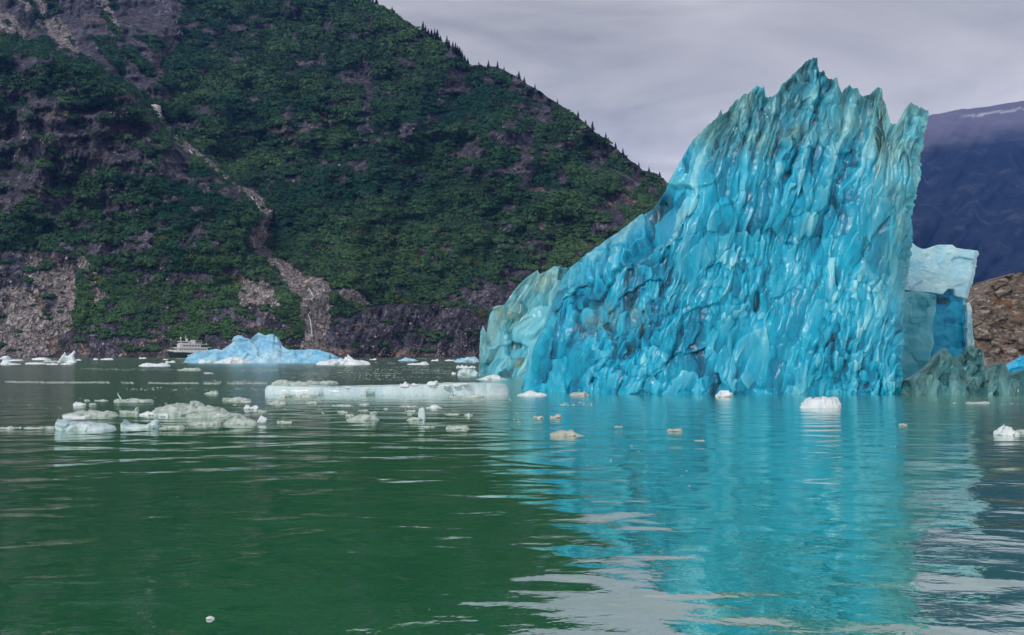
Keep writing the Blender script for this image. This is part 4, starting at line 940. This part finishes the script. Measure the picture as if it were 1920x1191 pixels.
# ------------------------------------------------------------------ the ship
def build_ship():
    D = 720.0; hull_green = mat_plain('dark_green_paint', (0.003, 0.022, 0.020), 0.35, 0, 0.1, 0.2); wht = mat_plain('white_ship_paint', (0.72, 0.70, 0.69), 0.4, 0, 0.06, 0.3)
    glass = mat_plain('dark_window_glass', (0.03, 0.035, 0.05), 0.1); wood = mat_plain('brown_shutter', (0.16, 0.10, 0.07), 0.6); grey = mat_plain('grey_deck_gear', (0.35, 0.36, 0.38), 0.5)
    bow = at(318.5, 671, D)
    ang = math.radians(218)                                             # heading
    Lh = 33.0
    root = empty('cruise_ship', (float(bow[0])-math.cos(ang)*Lh/2, D-8-math.sin(ang)*Lh/2, 0.0), ang)
    root.location.x += 0.3
    tag(root, 'small white cruise ship with a dark green hull by the far shore', 'ship')
    # hull: stations from stern (-x) to bow (+x)
    xs = np.linspace(0, 1, 19); st = []
    zs = [-1.0, 0.0, 1.2, 2.6, None]
    def half(s): return 4.4*np.clip(1-np.clip((s-0.62)/0.38, 0, 1)**2.2, 0.0, 1)*(0.86+0.14*min(1, s/0.15))
    def sheer(s): return 4.5+1.3*max(0, (s-0.35)/0.65)**1.6
    def station(s, z):
        zt = sheer(s); fl = 0.80+0.20*np.clip(z/zt, 0, 1); rake = 2.6*np.clip((s-0.8)/0.2, 0, 1)*np.clip(z/zt, -0.2, 1)
        return (-Lh/2+s*(Lh-2.6)+rake, half(s)*fl*(0.72 if z < 0 else 1.0)+0.05, z)
    def loft(z0f, z1f, n, nm, mt, grow=0.0, par=root):
        V = []
        for s in xs:
            row = []
            for k in range(n):
                z = z0f(s)+(z1f(s)-z0f(s))*k/(n-1); x, y, zz = station(s, z); row.append((x, y+grow, zz))
            V.append(row + [(x, -y, z) for x, y, z in row[::-1]])
        V = np.array(V); o = mesh_np(nm, V.reshape(-1, 3), np.concatenate([grid_faces(len(xs), 2*n), [[k, k+1, 2*n-2-k, 2*n-1-k] for k in range(n-1)], [[(len(xs)-1)*2*n+k for k in (j+1, j, 2*n-1-j, 2*n-2-j)] for j in range(n-1)]]), mt, par, smooth=False); return o
    hull = loft(lambda s: -1.0, lambda s: sheer(s)-0.9, 5, 'hull', hull_green)
    bul = loft(lambda s: sheer(s)-0.9, lambda s: sheer(s)+0.15, 3, 'bulwark', wht, 0.05)
    def box(nm, x0, x1, y, z0, z1, mt, par=root, yc=0.0, taper=0.0):
        if nm != 'porthole': z0 += 0.8; z1 += 0.8
        V = [(x0, yc-y, z0), (x1, yc-y, z0), (x1, yc+y, z0), (x0, yc+y, z0), (x0, yc-y+taper, z1), (x1-taper*2, yc-y+taper, z1), (x1-taper*2, yc+y-taper, z1), (x0, yc+y-taper, z1)]
        me = bpy.data.meshes.new(nm); me.from_pydata(V, [], [(0,3,2,1),(4,5,6,7),(0,1,5,4),(1,2,6,5),(2,3,7,6),(3,0,4,7)]); me.materials.append(mt); return link(nm, me, par)
    box('main_deck', -Lh/2+0.8, Lh*0.36, 3.9, 3.3, 4.2, wht)
    c1 = box('deckhouse', -Lh/2+4.0, Lh*0.30, 3.7, 4.2, 6.6, wht, taper=0.1)
    box('deck_plate', -Lh/2+1.2, Lh*0.33, 4.2, 6.6, 6.95, wht)
    c2 = box('upper_deckhouse', -Lh/2+9.0, Lh*0.24, 3.2, 6.95, 9.0, wht, taper=0.1)
    box('sun_deck', -Lh/2+4.0, Lh*0.26, 3.7, 9.0, 9.25, wht)
    br = box('bridge', Lh*0.02, Lh*0.22, 3.0, 9.25, 11.1, wht, taper=0.15)
    box('bridge_roof', Lh*0.0, Lh*0.235, 3.3, 11.1, 11.4, wht)
    gl = box('bridge_window', Lh*0.16, Lh*0.222, 2.8, 10.1, 10.8, glass, br)
    for sy in (-1, 1): box('bridge_window', Lh*0.05, Lh*0.19, 0.06, 10.1, 10.8, glass, br, sy*2.96)
    for sy in (-1, 1):
        for k in range(13):
            x = -Lh/2+5.2+k*1.55; box('window', x, x+0.75, 0.05, 4.95, 5.95, glass if k < 9 else wood, c1, sy*3.70)
        for k in range(6):
            x = -Lh/2+10.0+k*2.1; box('window', x, x+1.4, 0.05, 7.5, 8.4, glass, c2, sy*3.18)
        for k in range(4):
            x = -Lh/2+9+k*3.2; box('porthole', x, x+0.6, 0.06, 1.5, 2.1, wht, hull, sy*4.05)
    for k in range(5): box('front_window', Lh*0.298, Lh*0.3035, 0.35, 5.0, 5.9, wood, c1, -2.8+k*1.4)
    fu = box('funnel', -Lh*0.13, -Lh*0.02, 1.1, 9.25, 12.2, wht, taper=0.2); box('funnel_top', -Lh*0.125, -Lh*0.035, 0.85, 12.2, 12.5, grey, fu)
    def pole(nm, x, z0, z1, r, par=root, y=0.0, mt=grey):
        V = []; z0 += 0.8; z1 += 0.8
        for z, q in ((z0, r), (z1, r*0.6)): V += [(x+q*math.cos(k*math.pi/4), y+q*math.sin(k*math.pi/4), z) for k in range(8)]
        me = bpy.data.meshes.new(nm); me.from_pydata(V, [], [tuple(int(v) for v in f) for f in grid_faces(2, 8, wrap=True)]+[tuple(range(8, 16))]); me.materials.append(mt); return link(nm, me, par)
    ms = pole('mast', Lh*0.08, 11.4, 16.2, 0.16, mt=wht); box('radar_bar', Lh*0.08-0.15, Lh*0.08+0.15, 1.3, 13.6, 13.85, wht, ms); box('mast_leg', Lh*0.03, Lh*0.075, 0.12, 11.4, 13.2, wht, ms, taper=0.02)
    dm = pole('dome_post', Lh*0.19, 11.4, 13.2, 0.22, mt=wht)
    V = [(Lh*0.19+0.65*math.sin(a)*math.cos(b), 0.65*math.sin(a)*math.sin(b), 14.5+0.65*math.cos(a)) for a in np.linspace(0.02, 3.1, 8) for b in np.linspace(0, 2*math.pi, 12, endpoint=False)]
    mesh_np('radar_dome', V, grid_faces(8, 12, wrap=True), wht, dm)
    cr_ = pole('crane_post', -Lh*0.28, 9.25, 12.4, 0.25, mt=grey); box('crane_arm', -Lh*0.28, -Lh*0.16, 0.15, 11.9, 12.2, grey, cr_)
    for sy in (-1, 1):
        bt = []
        for s in np.linspace(0, 1, 9):
            w = 0.62*math.sin(math.pi*s)**0.6; bt.append([(-Lh*0.26+3.6*s, sy*2.9+w*math.cos(q), 10.75+0.55*math.sin(q)*(0.4+0.6*math.sin(math.pi*s))) for q in np.linspace(0, 2*math.pi, 8, endpoint=False)])
        mesh_np('lifeboat', np.array(bt).reshape(-1, 3), grid_faces(9, 8, wrap=True), grey, root)
    return root
build_ship()

# ------------------------------------------------------------------ the air between here and the far mountain
def build_haze():
    R = 6600.0; z0, z1 = -8.0, 1750.0
    V = [(-R,-400,z0),(R,-400,z0),(R,R+1500,z0),(-R,R+1500,z0),(-R,-400,z1),(R,-400,z1),(R,R+1500,z1),(-R,R+1500,z1)]
    m, t, out = new_mat('haze_air')
    pv = N(t, 'ShaderNodeVolumePrincipled'); pv.inputs['Color'].default_value = (0.14, 0.34, 1.0, 1); pv.inputs['Density'].default_value = 4.0e-5
    L(t, pv.outputs[0], out.inputs['Volume'])
    o = mesh_np('haze', V, [(0,3,2,1),(4,5,6,7),(0,1,5,4),(1,2,6,5),(2,3,7,6),(3,0,4,7)], m, smooth=False)
    tag(o, 'thin blue air haze over the fjord', 'haze', kind='stuff')
build_haze()
scene.cycles.volume_bounces = 1
